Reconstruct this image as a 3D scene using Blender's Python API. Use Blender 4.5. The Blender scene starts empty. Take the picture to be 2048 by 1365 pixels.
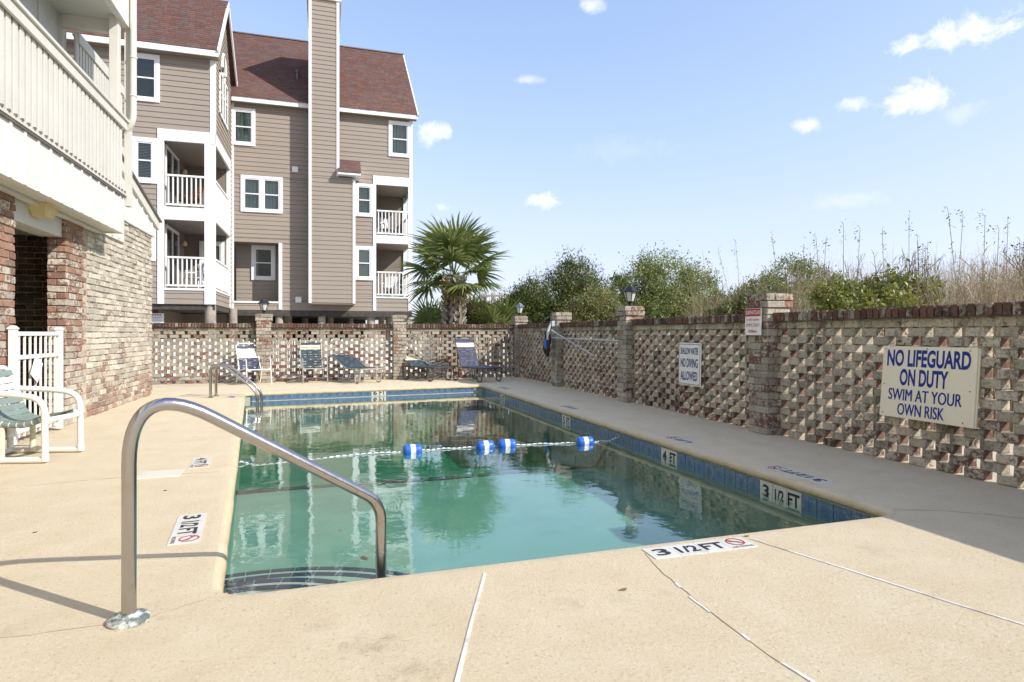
import bpy, bmesh, math, random
import numpy as np
from mathutils import Vector, Matrix, noise as mnoise
rad = math.radians
R = random.Random(11)
sc = bpy.context.scene
C = sc.collection

# ------------------------------------------------------------------ camera
F, CX, VH, H = 1219.0, 1024.0, 667.0, 1.15
PSI = rad(17.05)
CP, SP = math.cos(PSI), math.sin(PSI)
cam = bpy.data.objects.new('camera', bpy.data.cameras.new('camera'))
C.objects.link(cam)
cam.location = (0, 0, H)
cam.rotation_euler = (rad(90), 0, -PSI)
cam.data.sensor_width = 36
cam.data.lens = 36 * F / 2048
cam.data.shift_y = -(682.5 - VH) / 2048
cam.data.clip_start = 0.05
cam.data.clip_end = 3000
sc.camera = cam

# ------------------------------------------------------------------ light
SUN_EL = rad(34.3)
SUN_XY = Vector((0.743, -0.669))          # towards the sun on the ground
world = bpy.data.worlds.new('World')
sc.world = world
world.use_nodes = True
sun = bpy.data.objects.new('sun', bpy.data.lights.new('sun', 'SUN'))
C.objects.link(sun)
sun.data.energy = 2.08
sun.data.angle = rad(0.53)
sun.data.color = (1.0, 0.955, 0.88)
sdir = Vector((SUN_XY.x * math.cos(SUN_EL), SUN_XY.y * math.cos(SUN_EL), math.sin(SUN_EL)))
sun.rotation_euler = sdir.to_track_quat('Z', 'Y').to_euler()
sun.location = (20, -20, 30)
sc.view_settings.view_transform = 'Standard'
sc.view_settings.look = 'None'
sc.view_settings.gamma = 1.0
sc.view_settings.exposure = 1.38
sc.view_settings.use_curve_mapping = False
SKY_STRENGTH = 0.15
sc.cycles.use_denoising = True
sc.cycles.max_bounces = 10
sc.cycles.transparent_max_bounces = 12
sc.cycles.diffuse_bounces = 4
sc.cycles.glossy_bounces = 4
sc.cycles.volume_bounces = 0
sc.cycles.sample_clamp_indirect = 6
sc.cycles.caustics_reflective = False
sc.cycles.caustics_refractive = False

# ------------------------------------------------------------------ photo measuring helpers
def ray(u, v):
    t, s = (u - CX) / F, (VH - v) / F
    return Vector((t * CP + SP, -t * SP + CP, s))
def gp(u, v, z=0.0):
    d = ray(u, v); k = (z - H) / d.z
    return Vector((d.x * k, d.y * k, z))
def on_y(u, v, Y):
    d = ray(u, v); k = Y / d.y
    return Vector((d.x * k, Y, H + d.z * k))
def on_x(u, v, X):
    d = ray(u, v); k = X / d.x
    return Vector((X, d.y * k, H + d.z * k))
def atD(u, D, z=0.0):
    t = (u - CX) / F
    return Vector((D * (t * CP + SP), D * (-t * SP + CP), z))
def zat(v, D):
    return H + (VH - v) / F * D

# ------------------------------------------------------------------ node helpers
def _set(nt, node, ins):
    for k, val in ins.items():
        s = node.inputs[k]
        if isinstance(val, bpy.types.NodeSocket):
            nt.links.new(val, s)
        elif isinstance(val, (tuple, list)) and len(val) == 3 and s.type == 'RGBA':
            s.default_value = (*val, 1)
        else:
            s.default_value = val
def N(nt, typ, ins=None, **props):
    n = nt.nodes.new('ShaderNode' + typ)
    for k, v in props.items():
        setattr(n, k, v)
    _set(nt, n, ins or {})
    return n
def math_(nt, op, a, b=0.0, clamp=False):
    n = nt.nodes.new('ShaderNodeMath'); n.operation = op; n.use_clamp = clamp
    for i, v in enumerate((a, b)):
        if isinstance(v, bpy.types.NodeSocket): nt.links.new(v, n.inputs[i])
        else: n.inputs[i].default_value = v
    return n.outputs[0]
def vmath(nt, op, a, b=None):
    n = nt.nodes.new('ShaderNodeVectorMath'); n.operation = op
    for i, v in enumerate((a, b)):
        if v is None: continue
        if isinstance(v, bpy.types.NodeSocket): nt.links.new(v, n.inputs[i])
        else: n.inputs[i].default_value = v
    return n
def ramp(nt, fac, stops, interp='LINEAR'):
    n = nt.nodes.new('ShaderNodeValToRGB')
    n.color_ramp.interpolation = interp
    el = n.color_ramp.elements
    while len(el) < len(stops): el.new(0.5)
    for e, (p, c) in zip(el, stops):
        e.position = p
        e.color = (*c, 1) if len(c) == 3 else c
    nt.links.new(fac, n.inputs[0])
    return n.outputs[0]
def mapr(nt, v, a, b, c=0.0, d=1.0):
    n = nt.nodes.new('ShaderNodeMapRange')
    nt.links.new(v, n.inputs[0])
    for i, x in enumerate((a, b, c, d)): n.inputs[i + 1].default_value = x
    return n.outputs[0]
def mix(nt, fac, a, b, blend='MIX'):
    n = nt.nodes.new('ShaderNodeMix'); n.data_type = 'RGBA'; n.blend_type = blend
    for key, v in ((0, fac), (6, a), (7, b)):
        s = n.inputs[key]
        if isinstance(v, bpy.types.NodeSocket): nt.links.new(v, s)
        elif isinstance(v, (tuple, list)): s.default_value = (*v, 1) if len(v) == 3 else v
        else: s.default_value = v
    return n.outputs[2]
def noise(nt, vec, scale, detail=4, rough=0.55, dist=0.0):
    return N(nt, 'TexNoise', {'Vector': vec, 'Scale': scale, 'Detail': detail, 'Roughness': rough, 'Distortion': dist}).outputs['Fac']
def pos(nt):
    return N(nt, 'NewGeometry').outputs['Position']
def rnd(nt):
    a = N(nt, 'ObjectInfo').outputs['Random']
    b = N(nt, 'NewGeometry').outputs['Random Per Island']
    return math_(nt, 'FRACT', math_(nt, 'ADD', a, b))
def bump(nt, h, strength=0.3, dist=0.01):
    return N(nt, 'Bump', {'Height': h, 'Strength': strength, 'Distance': dist}).outputs['Normal']
def new_mat(name):
    m = bpy.data.materials.new(name); m.use_nodes = True
    nt = m.node_tree
    b = nt.nodes['Principled BSDF']
    return m, nt, b

def simple(name, col, rough=0.6, metal=0.0, var=0.12, nscale=6.0, bstr=0.15, bscale=60.0, spec=0.4, dirt=None):
    m, nt, b = new_mat(name)
    p = pos(nt)
    f = noise(nt, p, nscale, 5)
    dark = tuple(c * (1 - var) for c in col)
    lite = tuple(min(1, c * (1 + var)) for c in col)
    c = ramp(nt, f, [(0.3, dark), (0.7, lite)])
    if dirt:
        f2 = noise(nt, p, dirt[1], 7, 0.65)
        c = mix(nt, mapr(nt, f2, dirt[2], dirt[2] + 0.15, 0, dirt[3]), c, dirt[0])
    _set(nt, b, {'Base Color': c, 'Roughness': rough, 'Metallic': metal, 'Specular IOR Level': spec})
    if bstr:
        _set(nt, b, {'Normal': bump(nt, noise(nt, p, bscale, 3), bstr, 0.004)})
    return m

def brick_mat(name, bare, paint, red0, red1, dirt_c, dirt_lo, dirt_amt, low_bare=0.0, streak=False, amt=1.0, speck=0.0, lowz=(0.75, 0.0), end_axis=None):
    m, nt, b = new_mat(name)
    p = pos(nt)
    r = rnd(nt)
    r2 = math_(nt, 'FRACT', math_(nt, 'MULTIPLY', r, 17.3))
    r3 = math_(nt, 'FRACT', math_(nt, 'MULTIPLY', r, 43.7))
    off = N(nt, 'CombineXYZ', {0: math_(nt, 'MULTIPLY', r, 37.0), 1: math_(nt, 'MULTIPLY', r2, 23.0), 2: 0.0}).outputs[0]
    pv = vmath(nt, 'ADD', p, off).outputs[0]
    n1 = noise(nt, pv, 22, 9, 0.68, 0.5)
    n2 = noise(nt, p, 1.6, 4)
    # how much of the old whitewash is gone
    th = math_(nt, 'ADD', math_(nt, 'MULTIPLY', math_(nt, 'SUBTRACT', r3, 0.5), 0.36), bare)
    th = math_(nt, 'ADD', th, math_(nt, 'MULTIPLY', math_(nt, 'SUBTRACT', n2, 0.5), 0.45))
    if low_bare:
        z = N(nt, 'SeparateXYZ', {0: p}).outputs[2]
        th = math_(nt, 'ADD', th, math_(nt, 'MULTIPLY', mapr(nt, z, *lowz), low_bare))
    if end_axis is not None:      # the whitewash never reached the brick ends inside the holes
        nc = math_(nt, 'ABSOLUTE', N(nt, 'SeparateXYZ', {0: N(nt, 'NewGeometry').outputs['True Normal']}).outputs[end_axis])
        th = math_(nt, 'ADD', th, math_(nt, 'MULTIPLY', mapr(nt, nc, 0.6, 0.9), 0.20))
    wear = mapr(nt, math_(nt, 'SUBTRACT', n1, math_(nt, 'SUBTRACT', 1.0, th)), -0.02, 0.05)
    redc = ramp(nt, r, [(0.0, red0), (0.35, tuple((a + c) / 2 for a, c in zip(red0, red1))), (0.75, red1), (1.0, tuple(a * 0.55 for a in red0))])
    redc = mix(nt, mapr(nt, noise(nt, pv, 30, 5), 0.35, 0.7, 0, 0.45), redc, tuple(a * 0.45 for a in red0))
    pc = mix(nt, r2, tuple(min(.8, a * 1.08) for a in paint), tuple(a * 0.62 for a in paint))
    pc = mix(nt, mapr(nt, noise(nt, pv, 9, 6, 0.7), 0.45, 0.75, 0, 0.5), pc, tuple(a * 0.6 * w for a, w in zip(paint, (1.0, 0.97, 0.9))))
    c = mix(nt, math_(nt, 'MULTIPLY', wear, amt), pc, redc)
    ps = p
    if streak:
        ps = N(nt, 'Mapping', {'Vector': p, 'Scale': (1, 1, 0.3)}).outputs[0]
    d = noise(nt, ps, 5.0, 8, 0.7)
    d2 = noise(nt, p, 30.0, 6, 0.7)
    dm = mapr(nt, math_(nt, 'ADD', d, math_(nt, 'MULTIPLY', math_(nt, 'SUBTRACT', d2, 0.5), 0.5)), dirt_lo, dirt_lo + 0.16, 0, dirt_amt)
    c = mix(nt, dm, c, dirt_c)
    if speck:      # lichen and soot freckles on the old paint
        c = mix(nt, mapr(nt, math_(nt, 'ADD', noise(nt, pv, 75, 7, 0.7), math_(nt, 'MULTIPLY', math_(nt, 'SUBTRACT', n1, 0.5), 0.5)), 0.50, 0.62, 0, speck), c, dirt_c)
    h = math_(nt, 'ADD', math_(nt, 'MULTIPLY', noise(nt, pv, 45, 6, 0.65), 0.8), math_(nt, 'MULTIPLY', wear, -0.3))
    _set(nt, b, {'Base Color': c, 'Roughness': 0.92, 'Specular IOR Level': 0.15, 'Normal': bump(nt, h, 0.8, 0.012)})
    return m

# ------------------------------------------------------------------ mesh helpers
class MB:
    def __init__(s): s.v = []; s.f = []
    def quad(s, a, b, c, d):
        n = len(s.v); s.v += [tuple(a), tuple(b), tuple(c), tuple(d)]; s.f.append((n, n + 1, n + 2, n + 3)); return s
    def poly(s, pts):
        n = len(s.v); s.v += [tuple(p) for p in pts]; s.f.append(tuple(range(n, n + len(pts)))); return s
    def hexa(s, p):      # 8 points, bottom ring 0..3 then top ring 4..7
        n = len(s.v); s.v += [tuple(q) for q in p]
        for f in ((3, 2, 1, 0), (4, 5, 6, 7), (0, 1, 5, 4), (1, 2, 6, 5), (2, 3, 7, 6), (3, 0, 4, 7)):
            s.f.append(tuple(n + i for i in f))
        return s
    def box(s, x0, x1, y0, y1, z0, z1):
        return s.hexa([(x0, y0, z0), (x1, y0, z0), (x1, y1, z0), (x0, y1, z0), (x0, y0, z1), (x1, y0, z1), (x1, y1, z1), (x0, y1, z1)])
    def bar(s, a, b, w, t, up=(0, 0, 1)):
        a, b = Vector(a), Vector(b); d = (b - a).normalized()
        sd = d.cross(Vector(up))
        if sd.length < 1e-4: sd = d.cross(Vector((0, 1, 0)))
        sd.normalize(); uu = sd.cross(d).normalized()
        sd = sd * w / 2; uu = uu * t / 2
        return s.hexa([a - sd - uu, a + sd - uu, b + sd - uu, b - sd - uu, a - sd + uu, a + sd + uu, b + sd + uu, b - sd + uu])
    def tube(s, path, r, n=10, cap=True):
        P = [Vector(p) for p in path]; base = len(s.v)
        rr = r if isinstance(r, (list, tuple)) else [r] * len(P)
        T = []
        for i in range(len(P)):
            T.append((P[min(i + 1, len(P) - 1)] - P[max(i - 1, 0)]).normalized())
        nrm = T[0].orthogonal().normalized()
        for i, p in enumerate(P):
            nrm = (nrm - T[i] * nrm.dot(T[i])).normalized()
            bn = T[i].cross(nrm)
            for k in range(n):
                a = 2 * math.pi * k / n
                s.v.append(tuple(p + (nrm * math.cos(a) + bn * math.sin(a)) * rr[i]))
        for i in range(len(P) - 1):
            for k in range(n):
                a = base + i * n + k; b = base + i * n + (k + 1) % n
                s.f.append((a, b, b + n, a + n))
        if cap:
            s.f.append(tuple(base + k for k in range(n))[::-1])
            e = base + (len(P) - 1) * n
            s.f.append(tuple(e + k for k in range(n)))
        return s
    def lathe(s, prof, c=(0, 0, 0), n=20, rot=0.0):
        base = len(s.v)
        for r, z in prof:
            for k in range(n):
                a = 2 * math.pi * k / n + rot
                s.v.append((c[0] + r * math.cos(a), c[1] + r * math.sin(a), c[2] + z))
        for i in range(len(prof) - 1):
            for k in range(n):
                a = base + i * n + k; b = base + i * n + (k + 1) % n
                s.f.append((a, b, b + n, a + n))
        s.f.append(tuple(base + k for k in range(n))[::-1])
        e = base + (len(prof) - 1) * n
        s.f.append(tuple(e + k for k in range(n)))
        return s
    def xf(s, M):
        s.v = [tuple(M @ Vector(p)) for p in s.v]; return s
    def mesh(s, name, mat=None, smooth=False, bevel=0.0, seg=1):
        me = bpy.data.meshes.new(name)
        me.from_pydata(s.v, [], s.f)
        if bevel:
            bm = bmesh.new(); bm.from_mesh(me)
            bmesh.ops.bevel(bm, geom=bm.edges[:], offset=bevel, segments=seg, affect='EDGES', clamp_overlap=True)
            bm.to_mesh(me); bm.free()
        if smooth:
            me.polygons.foreach_set('use_smooth', [True] * len(me.polygons))
        me.update()
        if mat: me.materials.append(mat)
        return me
def link(name, me, parent=None, label=None, cat=None, group=None, kind=None, M=None):
    o = bpy.data.objects.new(name, me)
    C.objects.link(o)
    if parent: o.parent = parent
    if M is not None: o.matrix_basis = M
    return tag(o, label, cat, group, kind)
def tag(o, label=None, cat=None, group=None, kind=None):
    if label: o['label'] = label
    if cat: o['category'] = cat
    if group: o['group'] = group
    if kind: o['kind'] = kind
    return o
def obj(name, mb, mat, parent=None, smooth=False, bevel=0.0, seg=1, **kw):
    o = link(name, mb.mesh(name, mat, smooth, bevel, seg), parent, **kw)
    if smooth and bevel == 0 and len(o.data.polygons) > 6:
        try: o.data.set_sharp_from_angle(angle=rad(50))
        except Exception: pass
    return o
def thing(name, label, cat, loc=(0, 0, 0), rz=0.0, group=None):
    o = bpy.data.objects.new(name, None); C.objects.link(o)
    o.empty_display_size = 0.2
    o.location = loc; o.rotation_euler = (0, 0, rz)
    return tag(o, label, cat, group)
def kids(o):
    return [c for c in bpy.data.objects if c.parent == o]
def copy_tree(o, parent=None):
    c = o.copy(); C.objects.link(c)
    if parent: c.parent = parent
    for ch in list(o.children): copy_tree(ch, c)
    return c
def np_mesh(name, V, Fq, mat):
    """V (n,3) float, Fq (m,k) int; every face has k corners"""
    V = np.asarray(V, dtype=np.float32); Fq = np.asarray(Fq, dtype=np.int32)
    me = bpy.data.meshes.new(name)
    k = Fq.shape[1]
    me.vertices.add(len(V)); me.vertices.foreach_set('co', V.ravel())
    me.loops.add(Fq.size); me.loops.foreach_set('vertex_index', Fq.ravel())
    me.polygons.add(len(Fq))
    me.polygons.foreach_set('loop_start', np.arange(0, Fq.size, k, dtype=np.int32))
    me.update(calc_edges=True)
    me.materials.append(mat)
    return me

class Pieces:
    """alike pieces sharing mesh data; the 300 that show largest become objects, the rest one stuff part"""
    def __init__(s, name, rest, limit=300):
        s.name, s.rest, s.limit, s.items = name, rest, limit, []
    def add(s, me, M, parent, size):
        p = M.translation
        d = p - Vector((0, 0, H))
        D = d.x * SP + d.y * CP
        val = 0
        if D > 0.3:
            u = (d.x * CP - d.y * SP) / D; w = d.z / D
            if abs(u) < 0.88 and -0.6 < w < 0.58: val = size / (D * D)
        s.items.append((val, me, M, parent))
    def flush(s, top):
        s.items.sort(key=lambda t: -t[0])
        for val, me, M, par in s.items[:s.limit]:
            if val <= 0: break
            link(s.name, me, par, M=M)
        rest = [t for i, t in enumerate(s.items) if i >= s.limit or t[0] <= 0]
        if not rest: return
        V, Fs, off, mat = [], [], 0, rest[0][1].materials[0]
        for _, me, M, par in rest:
            for v in me.vertices: V.append(tuple(M @ v.co))
            for p in me.polygons: Fs.append(tuple(i + off for i in p.vertices))
            off += len(me.vertices)
        me = bpy.data.meshes.new(s.rest); me.from_pydata(V, [], Fs); me.update(); me.materials.append(mat)
        link(s.rest, me, top, kind='stuff')

def text_mesh(txt, w, h, mat, bold=0.0):
    cu = bpy.data.curves.new('lettering', 'FONT'); cu.body = txt; cu.size = 1.0; cu.offset = bold
    cu.resolution_u = 4
    o = bpy.data.objects.new('lettering', cu)
    me = bpy.data.meshes.new_from_object(o)
    bpy.data.objects.remove(o)
    co = np.empty(len(me.vertices) * 3, dtype=np.float32); me.vertices.foreach_get('co', co); co = co.reshape(-1, 3)
    lo, hi = co.min(0), co.max(0)
    co[:, 0] = (co[:, 0] - (lo[0] + hi[0]) / 2) * w / max(hi[0] - lo[0], 1e-6)
    co[:, 1] = (co[:, 1] - (lo[1] + hi[1]) / 2) * h / max(hi[1] - lo[1], 1e-6)
    co[:, 2] = 0
    me.vertices.foreach_set('co', co.ravel()); me.update()
    me.materials.clear(); me.materials.append(mat)
    return me
def frame_M(o, r, u):
    r, u = Vector(r).normalized(), Vector(u).normalized(); n = r.cross(u)
    return Matrix(((r.x, u.x, n.x, o[0]), (r.y, u.y, n.y, o[1]), (r.z, u.z, n.z, o[2]), (0, 0, 0, 1)))
def text_on(txt, w, h, x, y, e, mat, parent, bold=0.0, name='lettering'):
    return link(name, text_mesh(txt, w, h, mat, bold), parent, M=Matrix.Translation((x, y, e)))
def ring_mesh(r0, r1, mat, n=28, name='ring'):
    mb = MB()
    for k in range(n):
        a, b = 2 * math.pi * k / n, 2 * math.pi * (k + 1) / n
        mb.quad((r0 * math.cos(a), r0 * math.sin(a), 0), (r1 * math.cos(a), r1 * math.sin(a), 0), (r1 * math.cos(b), r1 * math.sin(b), 0), (r0 * math.cos(b), r0 * math.sin(b), 0))
    return mb.mesh(name, mat)

# ------------------------------------------------------------------ sky
nt = world.node_tree
bg = nt.nodes['Background']
sky = N(nt, 'TexSky', sky_type='NISHITA', sun_disc=False, sun_elevation=SUN_EL, sun_rotation=math.atan2(SUN_XY.x, SUN_XY.y),
        altitude=0.0, air_density=1.0, dust_density=1.3, ozone_density=1.0)
gen = N(nt, 'TexCoord').outputs['Generated']
nz = noise(nt, gen, 30.0, 9, 0.62, 0.6)
nz2 = noise(nt, gen, 90.0, 5, 0.6)
nzz = math_(nt, 'ADD', math_(nt, 'MULTIPLY', math_(nt, 'SUBTRACT', nz, 0.5), 1.9), math_(nt, 'MULTIPLY', math_(nt, 'SUBTRACT', nz2, 0.5), 0.5))
CL = [(1930, 62, 92, 48, 1), (1815, 94, 40, 26, .8), (1832, 194, 84, 46, 1), (1710, 207, 46, 20, .55), (1612, 250, 36, 24, .7),
      (1925, 228, 50, 28, .22), (865, 268, 60, 38, .75), (1085, 400, 58, 30, .8), (1185, 10, 46, 26, .6), (1058, 160, 50, 14, .4), (885, 415, 24, 14, .35),
      (1700, 400, 120, 26, .18), (1250, 300, 160, 40, .1)]
clouds = None
dirs = [(ray(u, v).normalized(), rx * .78 / F, ry * .78 / F, a) for u, v, rx, ry, a in CL]
for k in range(9):      # the same small clouds go on all round
    az = rad(100 + k * 26 + R.uniform(-8, 8)); el = rad(R.uniform(12, 45))
    a0 = math.pi / 2 - PSI + az
    dirs.append((Vector((math.cos(a0) * math.cos(el), math.sin(a0) * math.cos(el), math.sin(el))), R.uniform(.04, .09), R.uniform(.025, .045), R.uniform(.5, 1)))
for d, rx, ry, a in dirs:
    df = vmath(nt, 'SUBTRACT', gen, tuple(d)).outputs[0]
    dm = vmath(nt, 'MULTIPLY', df, (1 / rx, 1 / rx, 1 / ry)).outputs[0]
    ln = vmath(nt, 'LENGTH', dm).outputs['Value']
    val = math_(nt, 'ADD', math_(nt, 'SUBTRACT', 0.78, ln), nzz)
    val = math_(nt, 'MULTIPLY', mapr(nt, val, 0.0, 0.62), a)
    clouds = val if clouds is None else math_(nt, 'MAXIMUM', clouds, val)
sp3 = N(nt, 'SeparateXYZ', {0: sky.outputs[0]})
chan = []
for i_, (g_, k_) in enumerate(((0.99, 2.6), (0.97, 2.8), (1.15, 3.35))):      # film-like shoulder: the bright horizon rolls off softly
    x_ = math_(nt, 'MULTIPLY', sp3.outputs[i_], g_)
    den = math_(nt, 'POWER', math_(nt, 'ADD', 1.0, math_(nt, 'POWER', math_(nt, 'DIVIDE', x_, k_), 2.2)), 1 / 2.2)
    chan.append(math_(nt, 'DIVIDE', x_, den))
skyc = N(nt, 'CombineXYZ', {0: chan[0], 1: chan[1], 2: chan[2]}).outputs[0]
colr = mix(nt, clouds, skyc, (3.3, 3.3, 3.35))
nt.links.new(colr, bg.inputs['Color'])
bg.inputs['Strength'].default_value = SKY_STRENGTH

# ------------------------------------------------------------------ materials
M_deck, nt, b = new_mat('cool_deck')
p = pos(nt)
n_big = noise(nt, p, 0.55, 6, 0.6); n_mid = noise(nt, p, 3.2, 7, 0.65); n_fine = noise(nt, p, 70, 4, 0.6)
c = ramp(nt, n_mid, [(0.3, (0.725, 0.605, 0.41)), (0.55, (0.775, 0.66, 0.465)), (0.75, (0.80, 0.70, 0.52))])
c = mix(nt, mapr(nt, n_big, 0.55, 0.75, 0, 0.35), c, (0.56, 0.45, 0.31))
st = noise(nt, p, 1.3, 8, 0.72)
c = mix(nt, mapr(nt, st, 0.60, 0.76, 0, 0.55), c, (0.37, 0.31, 0.235))
c = mix(nt, mapr(nt, n_fine, 0.56, 0.70, 0, 0.36), c, (0.43, 0.33, 0.2))
c = mix(nt, mapr(nt, noise(nt, p, 45, 3), 0.62, 0.69, 0, 0.5), c, (0.42, 0.34, 0.23))
for (su, sv, sr, sa) in ((740, 1290, .20, .75), (640, 1250, .13, .5), (820, 1345, .18, .7), (330, 1235, .10, .4), (345, 772, .75, .65), (250, 790, .5, .4), (1330, 1190, .10, .35)):   # old stains
    q_ = gp(su, sv)
    dd_ = vmath(nt, 'LENGTH', vmath(nt, 'MULTIPLY', vmath(nt, 'SUBTRACT', p, (q_.x, q_.y, 0)).outputs[0], (1 / sr * .8, 1 / sr * 1.3, 0)).outputs[0]).outputs['Value']
    sm_ = math_(nt, 'ADD', math_(nt, 'SUBTRACT', 0.55, dd_), math_(nt, 'MULTIPLY', math_(nt, 'SUBTRACT', noise(nt, p, 14, 8, 0.72), 0.5), 3.0))
    c = mix(nt, mapr(nt, sm_, 0.0, 1.2, 0, sa), c, (0.33, 0.265, 0.18))
vor = N(nt, 'TexVoronoi', {'Vector': vmath(nt, 'ADD', p, N(nt, 'TexNoise', {'Vector': p, 'Scale': 40.0}).outputs['Color']).outputs[0], 'Scale': 60.0}).outputs['Distance']
hh = math_(nt, 'ADD', math_(nt, 'MULTIPLY', vor, 0.4), math_(nt, 'MULTIPLY', noise(nt, p, 55, 5, 0.6), 1.3))
_set(nt, b, {'Base Color': c, 'Roughness': 0.9, 'Specular IOR Level': 0.15, 'Normal': bump(nt, hh, 0.7, 0.010)})

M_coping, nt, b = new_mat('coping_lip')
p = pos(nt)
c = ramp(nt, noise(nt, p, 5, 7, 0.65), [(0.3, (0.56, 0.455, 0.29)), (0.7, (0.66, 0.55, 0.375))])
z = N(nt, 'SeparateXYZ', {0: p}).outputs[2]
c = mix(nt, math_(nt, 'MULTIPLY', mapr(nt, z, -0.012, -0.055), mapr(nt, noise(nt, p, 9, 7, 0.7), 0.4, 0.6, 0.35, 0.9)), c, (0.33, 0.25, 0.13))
_set(nt, b, {'Base Color': c, 'Roughness': 0.9, 'Specular IOR Level': 0.15, 'Normal': bump(nt, noise(nt, p, 60, 5), 0.5, 0.008)})

M_plaster, nt, b = new_mat('pool_plaster')
p = pos(nt)
c = ramp(nt, noise(nt, p, 1.8, 6, 0.6), [(0.3, (0.29, 0.31, 0.28)), (0.7, (0.385, 0.405, 0.37))])
c = mix(nt, mapr(nt, noise(nt, p, 0.9, 7, 0.7), 0.5, 0.75, 0, 0.35), c, (0.15, 0.19, 0.14))
z = N(nt, 'SeparateXYZ', {0: p}).outputs[2]
_set(nt, b, {'Base Color': c, 'Roughness': 0.85})
M_step = simple('step_plaster', (0.40, 0.40, 0.36), 0.85, var=0.1)
M_navy_tile = simple('navy_step_tile', (0.022, 0.03, 0.075), 0.35, var=0.2)
M_rope_line = simple('dark_depth_line', (0.03, 0.05, 0.045), 0.6, var=0.3)

M_tile, nt, b = new_mat('blue_pool_tile')
uv = N(nt, 'TexCoord').outputs['Object']
r = rnd(nt)
r = math_(nt, 'ADD', 0.0, r)
sx = N(nt, 'SeparateXYZ', {0: uv})
rr = vmath(nt, 'LENGTH', uv).outputs['Value']
ang = math_(nt, 'ARCTAN2', sx.outputs[1], sx.outputs[0])
pet = math_(nt, 'MULTIPLY', math_(nt, 'COSINE', math_(nt, 'MULTIPLY', ang, 8.0)), 0.5)
flower = mapr(nt, math_(nt, 'SUBTRACT', math_(nt, 'ADD', 0.035, math_(nt, 'MULTIPLY', pet, 0.022)), rr), -0.006, 0.006)
n5 = noise(nt, vmath(nt, 'ADD', uv, N(nt, 'CombineXYZ', {0: math_(nt, 'MULTIPLY', r, 9.0)}).outputs[0]).outputs[0], 40, 5, 0.6)
c = ramp(nt, n5, [(0.3, (0.07, 0.12, 0.20)), (0.55, (0.125, 0.195, 0.295)), (0.75, (0.31, 0.39, 0.45))])
c = mix(nt, math_(nt, 'MULTIPLY', flower, 0.6), c, (0.03, 0.07, 0.20))
c = mix(nt, math_(nt, 'MULTIPLY', r, 0.35), c, (0.05, 0.14, 0.28))
_set(nt, b, {'Base Color': c, 'Roughness': 0.22, 'Specular IOR Level': 0.5, 'Normal': bump(nt, n5, 0.1, 0.003)})
M_grout = simple('pale_grout', (0.55, 0.56, 0.50), 0.9)
M_whitetile = simple('white_marker_tile', (0.64, 0.625, 0.575), 0.35, var=0.07, dirt=((0.4, 0.36, 0.28), 14, 0.55, 0.5))
M_black = simple('black_ink', (0.02, 0.02, 0.025), 0.5, var=0.3)
M_redink = simple('red_ink', (0.45, 0.035, 0.03), 0.5, var=0.2)
M_blueink = simple('navy_ink', (0.004, 0.022, 0.23), 0.45, var=0.1)
M_joint = simple('white_joint_filler', (0.72, 0.71, 0.68), 0.7, var=0.15, dirt=((0.35, 0.28, 0.2), 8, 0.5, 0.7))
M_crack = simple('dark_crack', (0.40, 0.32, 0.225), 0.95, var=0.3)

# water: clear mirror-like surface over a green body that swallows light with depth
M_water = bpy.data.materials.new('pool_water'); M_water.use_nodes = True
nt = M_water.node_tree; nt.nodes.clear()
out = N(nt, 'OutputMaterial')
p = pos(nt)
w1 = noise(nt, N(nt, 'Mapping', {'Vector': p, 'Scale': (1.0, 1.0, 1.0)}).outputs[0], 2.2, 2, 0.5)
w2 = noise(nt, p, 11.0, 3, 0.5, 0.6)
hgt = math_(nt, 'ADD', math_(nt, 'MULTIPLY', w1, 0.012), math_(nt, 'MULTIPLY', w2, 0.0026))
nb = N(nt, 'Bump', {'Height': hgt, 'Strength': 1.0, 'Distance': 0.27}).outputs['Normal']
cosi = math_(nt, 'ABSOLUTE', vmath(nt, 'DOT_PRODUCT', nb, N(nt, 'NewGeometry').outputs['Incoming']).outputs['Value'])
fr = math_(nt, 'ADD', math_(nt, 'MULTIPLY', math_(nt, 'POWER', math_(nt, 'SUBTRACT', 1.0, cosi, True), 5.0), 1.45), 0.035, True)   # Schlick, the same from above and below
tr = N(nt, 'BsdfTransparent', {'Color': (0.93, 0.98, 0.96)}).outputs[0]
gl = N(nt, 'BsdfGlossy', {'Color': (0.96, 0.98, 0.98), 'Roughness': 0.012, 'Normal': nb}).outputs[0]
ms = N(nt, 'MixShader', {0: fr, 1: tr, 2: gl}).outputs[0]
nt.links.new(ms, out.inputs['Surface'])
va = N(nt, 'VolumeAbsorption', {'Color': (0.10, 0.80, 0.61), 'Density': 0.54}).outputs[0]
nt.links.new(va, out.inputs['Volume'])

M_steel, nt, b = new_mat('stainless_steel')
p = pos(nt)
sc_ = N(nt, 'Mapping', {'Vector': p, 'Scale': (90, 90, 4)}).outputs[0]
f = noise(nt, sc_, 1.0, 4)
rust = math_(nt, 'MULTIPLY', mapr(nt, noise(nt, p, 9, 7, 0.7), 0.5, 0.72, 0, 0.7), mapr(nt, N(nt, 'SeparateXYZ', {0: p}).outputs[2], 0.75, 0.3))
c = mix(nt, rust, (0.44, 0.425, 0.415), (0.34, 0.26, 0.18))
_set(nt, b, {'Base Color': c, 'Metallic': 1.0, 'Roughness': mapr(nt, f, 0.3, 0.7, 0.15, 0.24)})
M_flange = simple('flange_green_white', (0.12, 0.15, 0.135), 0.5, var=0.25, dirt=((0.72, 0.72, 0.68), 22, 0.44, 0.85), bstr=0.3)
M_galv = simple('grey_painted_pole', (0.50, 0.51, 0.52), 0.5, metal=0.3, var=0.15)
M_rope = simple('white_blue_rope', (0.75, 0.76, 0.74), 0.8, var=0.1)
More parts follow.
